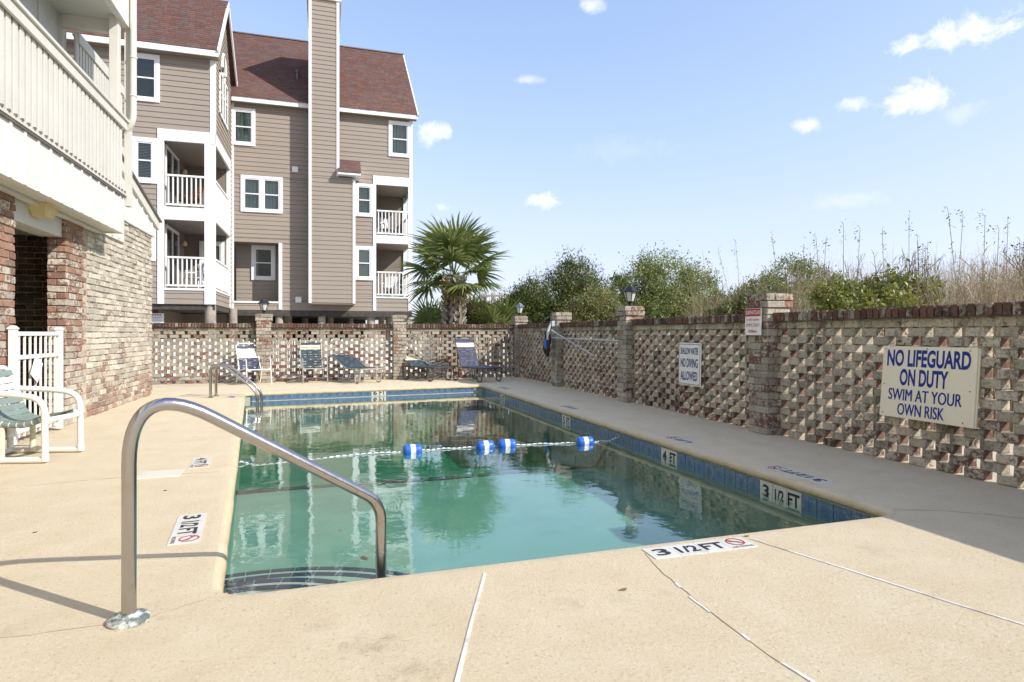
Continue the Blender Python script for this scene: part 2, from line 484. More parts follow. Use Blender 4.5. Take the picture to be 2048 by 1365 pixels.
M_ropeb = simple('blue_rope_strand', (0.04, 0.10, 0.22), 0.8)
M_floatb = simple('blue_float', (0.03, 0.14, 0.55), 0.35, var=0.1)
M_floatw = simple('white_float', (0.8, 0.8, 0.8), 0.35, var=0.03)

M_brick_r = brick_mat('weathered_wall_brick', 0.29, (0.56, 0.50, 0.395), (0.20, 0.11, 0.085), (0.32, 0.20, 0.155), (0.07, 0.062, 0.053), 0.50, 0.75, low_bare=0.10, streak=True, speck=0.55, end_axis=1)
M_brick_b = brick_mat('back_wall_brick', 0.37, (0.47, 0.415, 0.325), (0.19, 0.08, 0.055), (0.34, 0.17, 0.11), (0.07, 0.06, 0.05), 0.56, 0.7, low_bare=0.10, speck=0.4)
M_pillar = brick_mat('pillar_brick', 0.40, (0.50, 0.45, 0.365), (0.22, 0.10, 0.075), (0.38, 0.20, 0.145), (0.06, 0.052, 0.045), 0.54, 0.7, speck=0.45)
M_cope_b = brick_mat('coping_brick', 0.64, (0.40, 0.35, 0.28), (0.14, 0.075, 0.058), (0.22, 0.12, 0.092), (0.05, 0.040, 0.034), 0.48, 0.8, speck=0.5)
M_brick_w = brick_mat('whitewashed_house_brick', 0.31, (0.63, 0.575, 0.475), (0.27, 0.14, 0.10), (0.42, 0.25, 0.175), (0.22, 0.19, 0.175), 0.58, 0.5, low_bare=0.30, amt=0.8, speck=0.25)
M_brick_d = brick_mat('shade_darkened_recess_brick', 0.4, (0.17, 0.15, 0.12), (0.10, 0.05, 0.035), (0.16, 0.08, 0.055), (0.04, 0.035, 0.03), 0.5, 0.7)  # brick colours lowered to hold the shade inside the gate recess
M_brick_p = brick_mat('red_pier_brick', 0.61, (0.60, 0.53, 0.44), (0.22, 0.11, 0.08), (0.42, 0.22, 0.14), (0.10, 0.07, 0.06), 0.58, 0.6, low_bare=-0.30, amt=0.88, speck=0.3, lowz=(1.7, 0.2))
M_mortar = simple('old_mortar', (0.27, 0.235, 0.185), 0.95, var=0.25, nscale=9, bstr=0.6, bscale=40, dirt=((0.09, 0.075, 0.06), 6, 0.52, 0.7))
M_mortar_w = simple('pale_mortar', (0.46, 0.395, 0.30), 0.95, var=0.2, nscale=9, bstr=0.7, bscale=40, dirt=((0.2, 0.15, 0.1), 5, 0.58, 0.6))

M_white = simple('white_paint', (0.80, 0.80, 0.79), 0.5, var=0.03, bstr=0.05)
M_cream = simple('cream_house_paint', (0.60, 0.58, 0.52), 0.6, var=0.05, nscale=3, bstr=0.12, dirt=((0.42, 0.37, 0.28), 5, 0.6, 0.35))
M_cream2 = simple('cream_fascia_paint', (0.66, 0.645, 0.60), 0.55, var=0.04, nscale=4, bstr=0.25, bscale=90)
M_greywood = simple('grey_porch_paint', (0.52, 0.54, 0.53), 0.6, var=0.06)
M_gutter = simple('dark_metal_edge', (0.20, 0.17, 0.14), 0.5, metal=0.5)
M_yellow = simple('aged_yellow_fixture', (0.62, 0.50, 0.26), 0.5, var=0.15)
M_siding, nt, b = new_mat('taupe_siding')
p = pos(nt)
grain = noise(nt, N(nt, 'Mapping', {'Vector': p, 'Scale': (3, 3, 60)}).outputs[0], 1.0, 4)
c = mix(nt, math_(nt, 'MULTIPLY', rnd(nt), 0.28), (0.312, 0.266, 0.224), (0.262, 0.224, 0.19))
c = mix(nt, mapr(nt, noise(nt, p, 0.6, 5), 0.4, 0.7, 0, 0.3), c, (0.36, 0.30, 0.25))
_set(nt, b, {'Base Color': c, 'Roughness': 0.75, 'Specular IOR Level': 0.25, 'Normal': bump(nt, grain, 0.15, 0.004)})
M_taupe = simple('taupe_wall', (0.25, 0.205, 0.165), 0.8, var=0.08)
M_porch_in = simple('porch_wall_paint', (0.22, 0.185, 0.155), 0.8, var=0.06)
M_ceil = simple('porch_ceiling_paint', (0.30, 0.26, 0.23), 0.8, var=0.05)
M_shingle, nt, b = new_mat('red_brown_shingle')
p = pos(nt)
r = rnd(nt)
c = ramp(nt, r, [(0.0, (0.135, 0.075, 0.062)), (0.25, (0.18, 0.09, 0.078)), (0.5, (0.125, 0.085, 0.08)), (0.7, (0.20, 0.105, 0.085)), (0.85, (0.125, 0.11, 0.115)), (1.0, (0.185, 0.115, 0.10))])
c = mix(nt, mapr(nt, noise(nt, p, 30, 4), 0.4, 0.65, 0, 0.35), c, (0.10, 0.055, 0.045))
c = mix(nt, mapr(nt, noise(nt, p, 0.7, 6, 0.65), 0.5, 0.75, 0, 0.3), c, (0.25, 0.14, 0.10))
_set(nt, b, {'Base Color': c, 'Roughness': 0.9, 'Specular IOR Level': 0.15, 'Normal': bump(nt, noise(nt, p, 120, 3), 0.4, 0.004)})
M_pane, nt, b = new_mat('window_pane')
nt.nodes.remove(b)
out = nt.nodes['Material Output']
tr = N(nt, 'BsdfTransparent', {'Color': (0.80, 0.85, 0.83)}).outputs[0]
gl = N(nt, 'BsdfGlossy', {'Color': (1, 1, 1), 'Roughness': 0.02}).outputs[0]
lw = math_(nt, 'ADD', math_(nt, 'MULTIPLY', N(nt, 'Fresnel', {'IOR': 1.5}).outputs[0], 0.75), 0.015, True)
nt.links.new(N(nt, 'MixShader', {0: lw, 1: tr, 2: gl}).outputs[0], out.inputs['Surface'])
M_curtain = simple('grey_green_curtain', (0.28, 0.32, 0.30), 0.8, var=0.15, nscale=3)
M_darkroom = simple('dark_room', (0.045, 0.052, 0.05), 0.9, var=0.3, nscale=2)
M_blind = simple('pale_window_blind', (0.34, 0.37, 0.33), 0.6, var=0.05)
M_blindw = simple('white_window_blind', (0.66, 0.65, 0.60), 0.6, var=0.05)
M_piling = simple('weathered_piling', (0.33, 0.29, 0.25), 0.9, var=0.2, nscale=5, bstr=0.4, bscale=30, dirt=((0.16, 0.13, 0.11), 4, 0.55, 0.6))
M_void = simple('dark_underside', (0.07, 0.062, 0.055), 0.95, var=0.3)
M_concrete = simple('parking_concrete', (0.50, 0.47, 0.42), 0.9, var=0.12, nscale=2)
M_sand = simple('dune_sand', (0.55, 0.47, 0.35), 0.95, var=0.15, nscale=1.5)
M_alum = simple('white_powder_coat', (0.78, 0.77, 0.73), 0.4, var=0.04)
M_pvc = simple('white_pvc_pipe', (0.80, 0.77, 0.69), 0.35, var=0.04, dirt=((0.55, 0.47, 0.35), 6, 0.62, 0.4))
M_taupe_tube = simple('taupe_chair_tube', (0.40, 0.37, 0.33), 0.4, metal=0.2)
M_dark_tube = simple('dark_chaise_tube', (0.075, 0.07, 0.065), 0.4, metal=0.2)
M_strap_g = simple('sage_vinyl_strap', (0.20, 0.255, 0.235), 0.45, var=0.1)
M_strap_w = simple('white_vinyl_strap', (0.78, 0.77, 0.73), 0.4, var=0.04)
M_strap_n = simple('navy_vinyl_strap', (0.05, 0.062, 0.115), 0.6, var=0.15, spec=0.2)
M_strap_s = simple('slate_vinyl_strap', (0.045, 0.07, 0.09), 0.6, var=0.15, spec=0.2)
M_strap_c = simple('cream_vinyl_strap', (0.60, 0.58, 0.45), 0.45, var=0.08)
M_lamp_b = simple('black_lantern_metal', (0.025, 0.025, 0.03), 0.45, metal=0.3)
M_lamp_g = simple('sunlit_lantern_metal', (0.16, 0.18, 0.21), 0.5, metal=0.4)  # lighter grey than the black metal: sunlight on the corner cap is in the colour
M_frost, nt, b = new_mat('frosted_lantern_glass')
_set(nt, b, {'Base Color': (0.78, 0.78, 0.75), 'Roughness': 0.25, 'Transmission Weight': 0.0, 'Alpha': 0.72})
M_bulb = simple('lamp_bulb', (0.85, 0.85, 0.83), 0.3)
M_woodrail = simple('grey_boardwalk_wood', (0.42, 0.37, 0.31), 0.9, var=0.2, nscale=12)
M_brownwood = simple('brown_rocker_wood', (0.20, 0.085, 0.04), 0.5, var=0.15)

def leaf_mat(name, cols, rough=0.5, trans=0.3, big=1.0):
    m, nt, b = new_mat(name)
    r = N(nt, 'NewGeometry').outputs['Random Per Island']
    r = math_(nt, 'FRACT', math_(nt, 'ADD', r, N(nt, 'ObjectInfo').outputs['Random']))
    n = noise(nt, pos(nt), big, 4, 0.6)
    f = math_(nt, 'ADD', math_(nt, 'MULTIPLY', r, 0.38), math_(nt, 'MULTIPLY', math_(nt, 'SUBTRACT', n, 0.28), 1.35), True)
    k = len(cols) - 1
    c = ramp(nt, f, [(i / k, cc) for i, cc in enumerate(cols)])
    _set(nt, b, {'Base Color': c, 'Roughness': rough, 'Specular IOR Level': 0.35})
    tl = N(nt, 'BsdfTranslucent', {'Color': mix(nt, 0.5, c, (0.16, 0.20, 0.03))}).outputs[0]
    ms = N(nt, 'MixShader', {0: trans, 1: b.outputs[0], 2: tl}).outputs[0]
    nt.links.new(ms, nt.nodes['Material Output'].inputs['Surface'])
    return m
M_palm = leaf_mat('palm_leaf', [(0.10, 0.14, 0.055), (0.18, 0.235, 0.08), (0.29, 0.325, 0.12), (0.40, 0.385, 0.17)], 0.42, 0.36, 0.8)
M_palm_y = leaf_mat('yellowing_palm_leaf', [(0.16, 0.15, 0.03), (0.28, 0.23, 0.04), (0.22, 0.16, 0.05)], 0.45, 0.25)
M_cedar = leaf_mat('dark_cedar_leaf', [(0.029, 0.046, 0.014), (0.069, 0.098, 0.023), (0.149, 0.178, 0.040), (0.230, 0.218, 0.063)], 0.6, 0.2, 1.4)
M_wax = leaf_mat('wax_myrtle_leaf', [(0.131, 0.188, 0.066), (0.220, 0.275, 0.098), (0.329, 0.341, 0.121), (0.439, 0.395, 0.154)], 0.5, 0.3, 1.2)
M_brushy = leaf_mat('grey_green_leaf', [(0.113, 0.142, 0.061), (0.203, 0.214, 0.090), (0.324, 0.275, 0.121), (0.446, 0.284, 0.142)], 0.6, 0.25, 1.6)
M_oak = leaf_mat('yellow_green_leaf', [(0.120, 0.172, 0.044), (0.223, 0.275, 0.068), (0.377, 0.361, 0.086), (0.515, 0.343, 0.138)], 0.42, 0.35, 2.2)
M_dark_bush = leaf_mat('dark_bronze_leaf', [(0.052, 0.061, 0.031), (0.095, 0.103, 0.044), (0.172, 0.130, 0.068), (0.206, 0.103, 0.068)], 0.6, 0.2, 1.6)
M_straw = leaf_mat('dry_reed_stalk', [(0.20, 0.145, 0.095), (0.33, 0.25, 0.16), (0.45, 0.37, 0.24), (0.26, 0.18, 0.12)], 0.7, 0.15, 1.0)
M_oat = leaf_mat('sea_oat_stem', [(0.26, 0.21, 0.12), (0.40, 0.33, 0.20)], 0.7, 0.15)
M_seed = leaf_mat('sea_oat_seed', [(0.16, 0.125, 0.085), (0.30, 0.24, 0.15)], 0.7, 0.15)
M_bark = simple('grey_bark', (0.16, 0.125, 0.095), 0.95, var=0.3, nscale=12, bstr=0.6, bscale=40)
M_boot, nt, b = new_mat('palm_leaf_base')
p = pos(nt)
c = mix(nt, rnd(nt), (0.24, 0.20, 0.165), (0.50, 0.45, 0.38))
c = mix(nt, mapr(nt, noise(nt, N(nt, 'Mapping', {'Vector': p, 'Scale': (30, 30, 8)}).outputs[0], 1.5, 5), 0.45, 0.7, 0, 0.6), c, (0.12, 0.095, 0.075))
_set(nt, b, {'Base Color': c, 'Roughness': 0.9, 'Specular IOR Level': 0.15})
M_dryleaf = simple('dry_brown_leaf', (0.20, 0.11, 0.055), 0.7, var=0.3, nscale=40)

# ------------------------------------------------------------------ ground, deck
XR_, XL_, YB_ = 4.9, -3.1, 15.4           # inner faces: right wall, house wall, back wall
near_l, near_r = Vector((-0.44, 2.955)), Vector((3.49, 3.025))
far_r, far_l = Vector((3.335, 13.25)), Vector((-1.46, 12.72))
def offset_poly(P, d):
    out = []
    n = len(P)
    for i in range(n):
        a, b_, c_ = P[i - 1], P[i], P[(i + 1) % n]
        e1 = (b_ - a).normalized(); e2 = (c_ - b_).normalized()
        n1 = Vector((-e1.y, e1.x)); n2 = Vector((-e2.y, e2.x))
        m = (n1 + n2); m = m / (m.dot(n1))
        out.append(b_ + m * d)
    return out
# rounded corners of the pool opening, counter-clockwise
def rounded(P, r, k=5):
    out = []
    n = len(P)
    for i in range(n):
        a, b_, c_ = P[i - 1], P[i], P[(i + 1) % n]
        p0 = b_ + (a - b_).normalized() * r; p2 = b_ + (c_ - b_).normalized() * r
        for j in range(k + 1):
            t = j / k
            out.append(p0 * (1 - t) ** 2 + b_ * 2 * t * (1 - t) + p2 * t * t)
    return out
POOL = rounded([near_l, near_r, far_r, far_l], 0.13)

mb = MB().box(-900, 900, -900, 900, -1.0, -0.06)
# the ground under the deck is opened where the pool is
gm = MB()
ox = [(-900, -5.5), (-5.5, 5.0), (5.0, 900)]
gz = -0.06
gm.quad((-900, -900, gz), (900, -900, gz), (900, -3.5, gz), (-900, -3.5, gz))
gm.quad((-900, 15.45, gz), (900, 15.45, gz), (900, 900, gz), (-900, 900, gz))
gm.quad((-900, -3.5, gz), (-4.0, -3.5, gz), (-4.0, 15.45, gz), (-900, 15.45, gz))
gm.quad((4.95, -3.5, gz), (900, -3.5, gz), (900, 15.45, gz), (4.95, 15.45, gz))
obj('ground', gm, M_sand, kind='structure')
obj('parking_pavement', MB().box(-16, 6.5, 16.6, 40, -0.05, -0.02), M_concrete, kind='structure')

DX0, DX1, DY0, DY1 = -7.0, 4.95, -5.0, 15.45
bm = bmesh.new()
# deck surface: fan of quads between the pool outline and an outer ring, then the outer rectangle
prof = [(0.32, 0.0), (0.10, 0.0), (0.045, -0.002), (0.018, -0.012), (0.0, -0.034), (-0.004, -0.056), (0.012, -0.072), (0.07, -0.076)]
rings = []
def fine(P, step=0.16):
    out = []
    n = len(P)
    for i in range(n):
        a, b_ = P[i], P[(i + 1) % n]
        k = max(1, int((b_ - a).length / step))
        for j in range(k): out.append(a.lerp(b_, j / k))
    return out
PF = fine(POOL)
def norm_at(P, i):
    d = (P[(i + 1) % len(P)] - P[i - 1]).normalized()
    return Vector((d.y, -d.x))                     # outward for ccw
for (o_, z_) in prof:
    ring = []
    for i, q in enumerate(PF):
        w = 0.006 * mnoise.noise(Vector((q.x * 2.3, q.y * 2.3, 0))) + 0.003 * mnoise.noise(Vector((q.x * 9, q.y * 9, 3)))
        k = 1.0 if z_ < 0 else 0.0
        qq = q + norm_at(PF, i) * (o_ + w * (1 if o_ < 0.05 else 0))
        ring.append(bm.verts.new((qq.x, qq.y, z_ + (w * 0.4 if z_ < 0 else 0))))
    rings.append(ring)
nP = len(PF)
lipf = []
for j in range(len(prof) - 1):
    for i in range(nP):
        f_ = bm.faces.new((rings[j][i], rings[j][(i + 1) % nP], rings[j + 1][(i + 1) % nP], rings[j + 1][i]))
        f_.smooth = True
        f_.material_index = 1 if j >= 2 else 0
corners = [bm.verts.new((x, y, 0)) for x, y in ((DX0, DY0), (DX1, DY0), (DX1, DY1), (DX0, DY1))]
# outer part as triangles: boundary loops filled
edges = [bm.edges.new((corners[i], corners[(i + 1) % 4])) for i in range(4)]
ring_e = [bm.edges.get((rings[0][i], rings[0][(i + 1) % nP])) for i in range(nP)]
res = bmesh.ops.triangle_fill(bm, use_beauty=True, use_dissolve=False, edges=edges + ring_e)
for f_ in res['geom']:
    if isinstance(f_, bmesh.types.BMFace):
        f_.normal_update()
        if f_.normal.z < 0: f_.normal_flip()
me = bpy.data.meshes.new('pool_deck'); bm.to_mesh(me); bm.free()
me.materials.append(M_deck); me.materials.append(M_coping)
deck = link('pool_deck', me, kind='structure')

# joints and cracks in the deck
def strip(name, pts, w, mat, zt=0.004, wob=0.0, seg=0.25):
    mb = MB(); P = []
    for a, b_ in zip(pts[:-1], pts[1:]):
        k = max(1, int((b_ - a).length / seg))
        for j in range(k): P.append(a.lerp(b_, j / k))
    P.append(pts[-1])
    L, Rr = [], []
    for i, q in enumerate(P):
        d = (P[min(i + 1, len(P) - 1)] - P[max(i - 1, 0)]).normalized(); nn = Vector((-d.y, d.x, 0))
        o_ = nn * (R.uniform(-wob, wob) if 0 < i < len(P) - 1 else 0)
        ww = w * R.uniform(0.7, 1.2) / 2 if wob else w / 2
        L.append(q + o_ + nn * ww); Rr.append(q + o_ - nn * ww)
    n = len(P)
    V = [(*q.xy, zt) for q in L] + [(*q.xy, zt) for q in Rr] + [(*q.xy, -0.001) for q in L] + [(*q.xy, -0.001) for q in Rr]
    for i in range(n - 1):
        mb.f += [(i, n + i, n + i + 1, i + 1), (2 * n + i, i, i + 1, 2 * n + i + 1), (n + i, 3 * n + i, 3 * n + i + 1, n + i + 1)]
    mb.v = V
    return obj(name, mb, mat, deck)
def run(name, p0, p1, w, mat, **k):
    return strip(name, [gp(*p0), gp(*p1)], w, mat, **k)
strip('joint_filler', [gp(970, 1147), gp(944, 1240), gp(912, 1372)], 0.013, M_joint, wob=0.001)
strip('joint_filler', [gp(1500, 1078), gp(1700, 1142), gp(1900, 1206), gp(2060, 1255)], 0.012, M_joint, wob=0.0012)
strip('joint_filler', [gp(1352, 1168), gp(1362, 1177)], 0.012, M_joint, wob=0.002, seg=.05)
strip('joint_filler', [gp(1378, 1194), gp(1420, 1226)], 0.010, M_joint, wob=0.002, seg=.05)
strip('joint_filler', [gp(1484, 1270), gp(1500, 1283)], 0.012, M_joint, wob=0.002, seg=.05)
strip('joint_filler', [gp(1565, 1328), gp(1640, 1374)], 0.013, M_joint, wob=0.002, seg=.08)
strip('crack', [gp(1290, 1108), gp(1330, 1150), gp(1410, 1215), gp(1500, 1284), gp(1560, 1326)], 0.0045, M_crack, wob=0.004, seg=0.05, zt=0.0025)
strip('crack', [gp(455, 1187), gp(400, 1203), gp(330, 1225), gp(290, 1240)], 0.003, M_crack, wob=0.005, seg=0.04, zt=0.0025)
strip('crack', [gp(222, 1250), gp(150, 1258), gp(60, 1272), gp(-20, 1277)], 0.0035, M_crack, wob=0.005, seg=0.04, zt=0.0025)
strip('crack', [gp(0, 980), gp(120, 966), gp(280, 953), gp(440, 944)], 0.0035, M_crack, wob=0.004, seg=0.12, zt=0.0025)
strip('crack', [gp(1788, 1020), gp(1880, 1022), gp(1980, 1030), gp(2060, 1040)], 0.003, M_crack, wob=0.004, seg=0.06, zt=0.0025)

# ------------------------------------------------------------------ pool
WZ = -0.168
basin = thing('pool_basin', 'pale plaster swimming pool basin with blue tile band under the green water', 'pool', (0, 0, 0))
basin['kind'] = 'structure'
def wz_off(P): return offset_poly(P, -0.055)
PIN = rounded([q for q in (near_l, near_r, far_r, far_l)], 0.16)
PB = fine(PIN, 0.5)
PBo = [q + norm_at(PB, i) * 0.04 for i, q in enumerate(PB)]     # basin wall sits a little behind the lip
def floor_z(x, y):
    if y < 7.0: return -0.60 + 0.012 * (y - 3)
    if y < 10: return -0.55 - 0.55 * (y - 7) / 3
    return -1.10
wm = MB()
n = len(PBo)
for i in range(n):
    a, b_ = PBo[i], PBo[(i + 1) % n]
    wm.quad((*a, -0.07), (*b_, -0.07), (*b_, -1.3), (*a, -1.3))
obj('pool_wall', wm, M_plaster, basin)
fm = MB()
ys = [2.6 + 0.35 * k for k in range(32)]
xs = [-1.9 + 0.4 * k for k in range(15)]
for y0, y1 in zip(ys[:-1], ys[1:]):
    for x0, x1 in zip(xs[:-1], xs[1:]):
        fm.quad((x0, y0, floor_z(x0, y0)), (x1, y0, floor_z(x1, y0)), (x1, y1, floor_z(x1, y1)), (x0, y1, floor_z(x0, y1)))
obj('pool_floor', fm, M_plaster, basin, smooth=True)
# quarter-round entry steps in the near left corner
CORN = Vector((-0.40, 2.92))
def arc(r, a0, a1, k):
    return [Vector((CORN.x + r * math.cos(a0 + (a1 - a0) * i / k), CORN.y + r * math.sin(a0 + (a1 - a0) * i / k))) for i in range(k + 1)]
for r_, zt in ((1.42, -0.42), (0.84, -0.262)):
    A = arc(r_, rad(-8), rad(102), 30)
    sm = MB()
    sm.poly([(CORN.x - 0.2, CORN.y - 0.2, zt)] + [(*q, zt) for q in A])
    for a, b_ in zip(A[:-1], A[1:]): sm.quad((*a, -0.75), (*b_, -0.75), (*b_, zt), (*a, zt))
    st_ = obj('entry_step', sm, M_step, basin)
    tl = 0.155 / r_
    for band, (r0, r1) in enumerate(((r_ - 0.055, r_ - 0.003), (r_ - 0.15, r_ - 0.095))):
        a = rad(-6)
        while a < rad(100):
            t = MB(); B0 = [(math.cos(a + tl * .95 * j / 3), math.sin(a + tl * .95 * j / 3)) for j in range(4)]
            for j in range(3):
                c0, c1 = B0[j], B0[j + 1]
                t.hexa([(CORN.x + c0[0] * r0, CORN.y + c0[1] * r0, zt - 0.01), (CORN.x + c0[0] * r1, CORN.y + c0[1] * r1, zt - 0.01),
                        (CORN.x + c1[0] * r1, CORN.y + c1[1] * r1, zt - 0.01), (CORN.x + c1[0] * r0, CORN.y + c1[1] * r0, zt - 0.01),
                        (CORN.x + c0[0] * r0, CORN.y + c0[1] * r0, zt + 0.004), (CORN.x + c0[0] * r1, CORN.y + c0[1] * r1, zt + 0.004),
                        (CORN.x + c1[0] * r1, CORN.y + c1[1] * r1, zt + 0.004), (CORN.x + c1[0] * r0, CORN.y + c1[1] * r0, zt + 0.004)])
            obj('step_tile', t, M_navy_tile, st_)
            a += tl
# dark tile line where the floor drops away, rising up the right wall
fl = []
for k in range(31):
    t = k / 30; x = -0.98 + (3.37 + 0.98) * t
    y = 7.05 + 0.18 * t + 0.06 * math.sin(t * 9)
    z = floor_z(x, y) + 0.012
    fl.append((x, y, z))
fl = [(-0.99, 6.9, -0.22), (-0.985, 6.98, -0.42)] + fl + [(3.385, 7.1, -0.40), (3.39, 6.9, -0.2)]
obj('depth_line', MB().tube(fl, 0.022, 6), M_rope_line, basin, smooth=True)

# waterline tiles (each one a piece), with the depth numerals set into the band
tile_me = MB().box(-0.0735, 0.0735, -0.0735, 0.0735, -0.008, 0.004).mesh('pool_tile', M_tile, bevel=0.002)
plain_me = MB().box(-0.0735, 0.0735, -0.0735, 0.0735, -0.008, 0.004).mesh('marker_tile', M_whitetile, bevel=0.002)
def band(a, b_, n_in, drop0, drop1, markers, nm, hs=1.0):
    """tiles from a to b along the wall; n_in = inward normal; drop = tile top below deck; markers: dict index -> character"""
    L = (b_ - a).length; d = (b_ - a).normalized(); k = int(L / 0.153)
    ups = Vector((0, 0, 1))
    g = MB(); w = n_in * -0.012
    p0, p1 = a, b_
    g.quad((p0.x + n_in.x * .002, p0.y + n_in.y * .002, -drop0 - .155), (p1.x + n_in.x * .002, p1.y + n_in.y * .002, -drop1 - .155), (p1.x + n_in.x * .002, p1.y + n_in.y * .002, -drop1 + .004), (p0.x + n_in.x * .002, p0.y + n_in.y * .002, -drop0 + .004))
    obj('tile_grout', g, M_grout, basin)
    for i in range(k):
        s = (i + 0.5) * 0.153; t = s / L
        z = -(drop0 + (drop1 - drop0) * t) - 0.0765 * hs
        o_ = Vector((a.x + d.x * s + n_in.x * .005, a.y + d.y * s + n_in.y * .005, z))
        M = frame_M(o_, (d.x, d.y, 0), ups) @ Matrix.Diagonal((1, hs, 1, 1))
        if i in markers:
            t_ = link('marker_tile', plain_me, basin, M=M)
            ch, ww, hh = markers[i]
            if ch: text_on(ch, ww, hh, 0, 0, 0.006, M_black, t_, bold=0.03)
        else:
            link('pool_tile', tile_me, basin, M=M)
rs, re = Vector((far_r.x + 0.015, far_r.y - 0.10)), Vector((near_r.x + 0.02, near_r.y + 0.10))
dR = (re - rs).normalized(); nR = Vector((dR.y, -dR.x))
def idx_r(u, v):
    q = gp(u, v, -0.12).xy; return int((q - rs).dot(dR) / 0.153)
mk = {}
i0 = idx_r(1524, 976); mk.update({i0: ('3', .075, .105), i0 + 1: ('1/2', .10, .09), i0 + 2: ('FT', .125, .105)})
i0 = idx_r(1336, 908); mk.update({i0: ('4', .07, .105), i0 + 1: ('FT', .115, .105)})
i0 = idx_r(1117, 838); mk.update({i0: ('5', .07, .105), i0 + 1: ('FT', .115, .105)})
i0 = idx_r(990, 795); mk.update({i0: ('6', .07, .105), i0 + 1: ('FT', .115, .105)})
band(rs, re, nR, 0.062, 0.078, mk, 'right')
fs, fe = Vector((far_l.x + 0.10, far_l.y + 0.02)), Vector((far_r.x - 0.10, far_r.y + 0.012))
dF = (fe - fs).normalized(); nF = Vector((dF.y, -dF.x))
q = on_y(752, 786, 13.05); i0 = int((q.xy - fs).dot(dF) / 0.153)
band(fs, fe, nF, 0.030, 0.030, {i0: ('6', .08, .11), i0 + 1: ('FT', .125, .11)}, 'far', 0.84)
ls, le = Vector((near_l.x - 0.02, near_l.y + 0.12)), Vector((far_l.x + 0.0, far_l.y - 0.12))
dL = (le - ls).normalized(); nL = Vector((dL.y, -dL.x))

water = obj('pool_water', MB().box(-2.3, 4.0, 2.5, 13.9, -1.6, WZ), M_water, kind='structure')
# the block of water is trimmed to the shape of the basin
water.data.clear_geometry()
V = [(*q, WZ) for q in [x + norm_at(PB, i) * 0.09 for i, x in enumerate(PB)]]
n = len(V); V2 = [(x, y, -1.6) for x, y, _ in V]
water.data.from_pydata(V + V2, [], [tuple(range(n)), tuple(range(2 * n - 1, n - 1, -1))] + [(i, n + i, n + (i + 1) % n, (i + 1) % n) for i in range(n)])
water.data.update()

# depth markers set in the deck
def no_diving(parent, x, y, r):
    link('prohibition_ring', ring_mesh(r * .82, r, M_redink), parent, M=Matrix.Translation((x, y, 0.0065)))
    s = MB(); 
    for sg in (1, -1):
        a = Vector((x - r * .58 * sg, y + r * .58, 0.0068)); b_ = Vector((x + r * .58 * sg, y - r * .58, 0.0068))
        if sg == 1:
            d = (b_ - a).normalized(); nn = Vector((-d.y, d.x, 0)) * r * .08
            s.quad(a - nn, b_ - nn, b_ + nn, a + nn)
    obj('prohibition_slash', s, M_redink, parent)
    f = MB()      # little diver: body, arms, head
    for (ax, ay, bx, by, w) in ((-.45, .30, .15, -.05, .10), (.15, -.05, .5, -.32, .07), (.05, .02, .42, -.1, .06), (-.45, .30, -.6, .12, .07)):
        a = Vector((x + ax * r, y + ay * r, .0062)); b_ = Vector((x + bx * r, y + by * r, .0062)); d = (b_ - a).normalized(); nn = Vector((-d.y, d.x, 0)) * r * w
        f.quad(a - nn, b_ - nn, b_ + nn, a + nn)
    obj('diver_symbol', f, M_black, parent)
def deck_marker(o_, r_, cells, w, h, label=None, faded=False):
    par = bpy.data.objects.new('depth_marker', None); C.objects.link(par); par.parent = deck
    par.matrix_basis = frame_M((o_.x, o_.y, 0.0), r_, Vector((0, 0, 1)).cross(Vector(r_)))
    par.empty_display_size = .1
    if label: par['label'] = label
    n = len(cells); cw = w / n
    for i, cc in enumerate(cells):
        x = -w / 2 + cw * (i + .5)
        t_ = link('marker_tile', MB().box(x - cw / 2 + .0015, x + cw / 2 - .0015, -h / 2, h / 2, -.004, .0045).mesh('marker_tile', M_whitetile), par)
        if cc == 'ND':
            t_2 = par
            link_no(par, x, h, cw)
        else:
            tx, tw, th = cc
            text_on(tx, tw * cw, th * h, x, 0, .006, M_black, par, bold=0.025)
def link_no(par, x, h, cw):
    no_diving(par, x, h * .13, min(cw, h) * .36)
    text_on('NO DIVING', cw * .82, h * .13, x, -h * .36, .006, M_black, par, bold=0.01)
c31 = [('3', .55, .62), ('1/2', .80, .60), ('FT', .86, .62), 'ND']
a_, b_ = gp(1313, 1119), gp(1514, 1094); c_ = gp(1480, 1076)
rv = (b_ - a_).normalized()
deck_marker((a_ + b_) / 2 + Vector((-rv.y, rv.x, 0)) * .07, rv, c31, (b_ - a_).length * 1.02, 0.145)
lv = Vector((-dL.x, -dL.y, 0))
def on_left(u, v): return gp(u, v)
a_, b_ = gp(383, 1031), gp(371, 1087)
deck_marker((a_ + b_) / 2, lv, c31, (a_ - b_).length * 1.03, 0.16)
c4 = [('4', .5, .62), ('FT', .86, .62), 'ND']
a_, b_ = gp(402, 918), gp(399, 934)
deck_marker(gp(401, 926), lv, c4, 0.46, 0.15)
deck_marker(gp(436, 844), lv, [('5', .5, .62), ('FT', .86, .62), 'ND'], 0.46, 0.15)
deck_marker(gp(463, 795), lv, [('6', .5, .62), ('FT', .86, .62), 'ND'], 0.46, 0.15)
rvv = Vector((-dR.x, -dR.y, 0))
deck_marker(gp(1594, 949), rvv, c31, 0.62, 0.15)
deck_marker(gp(1362, 881), rvv, c4, 0.46, 0.15)
deck_marker(gp(1141, 816), rvv, [('5', .5, .62), ('FT', .86, .62), 'ND'], 0.46, 0.15)
deck_marker(gp(1008, 777), rvv, [('6', .5, .62), ('FT', .86, .62), 'ND'], 0.46, 0.15)
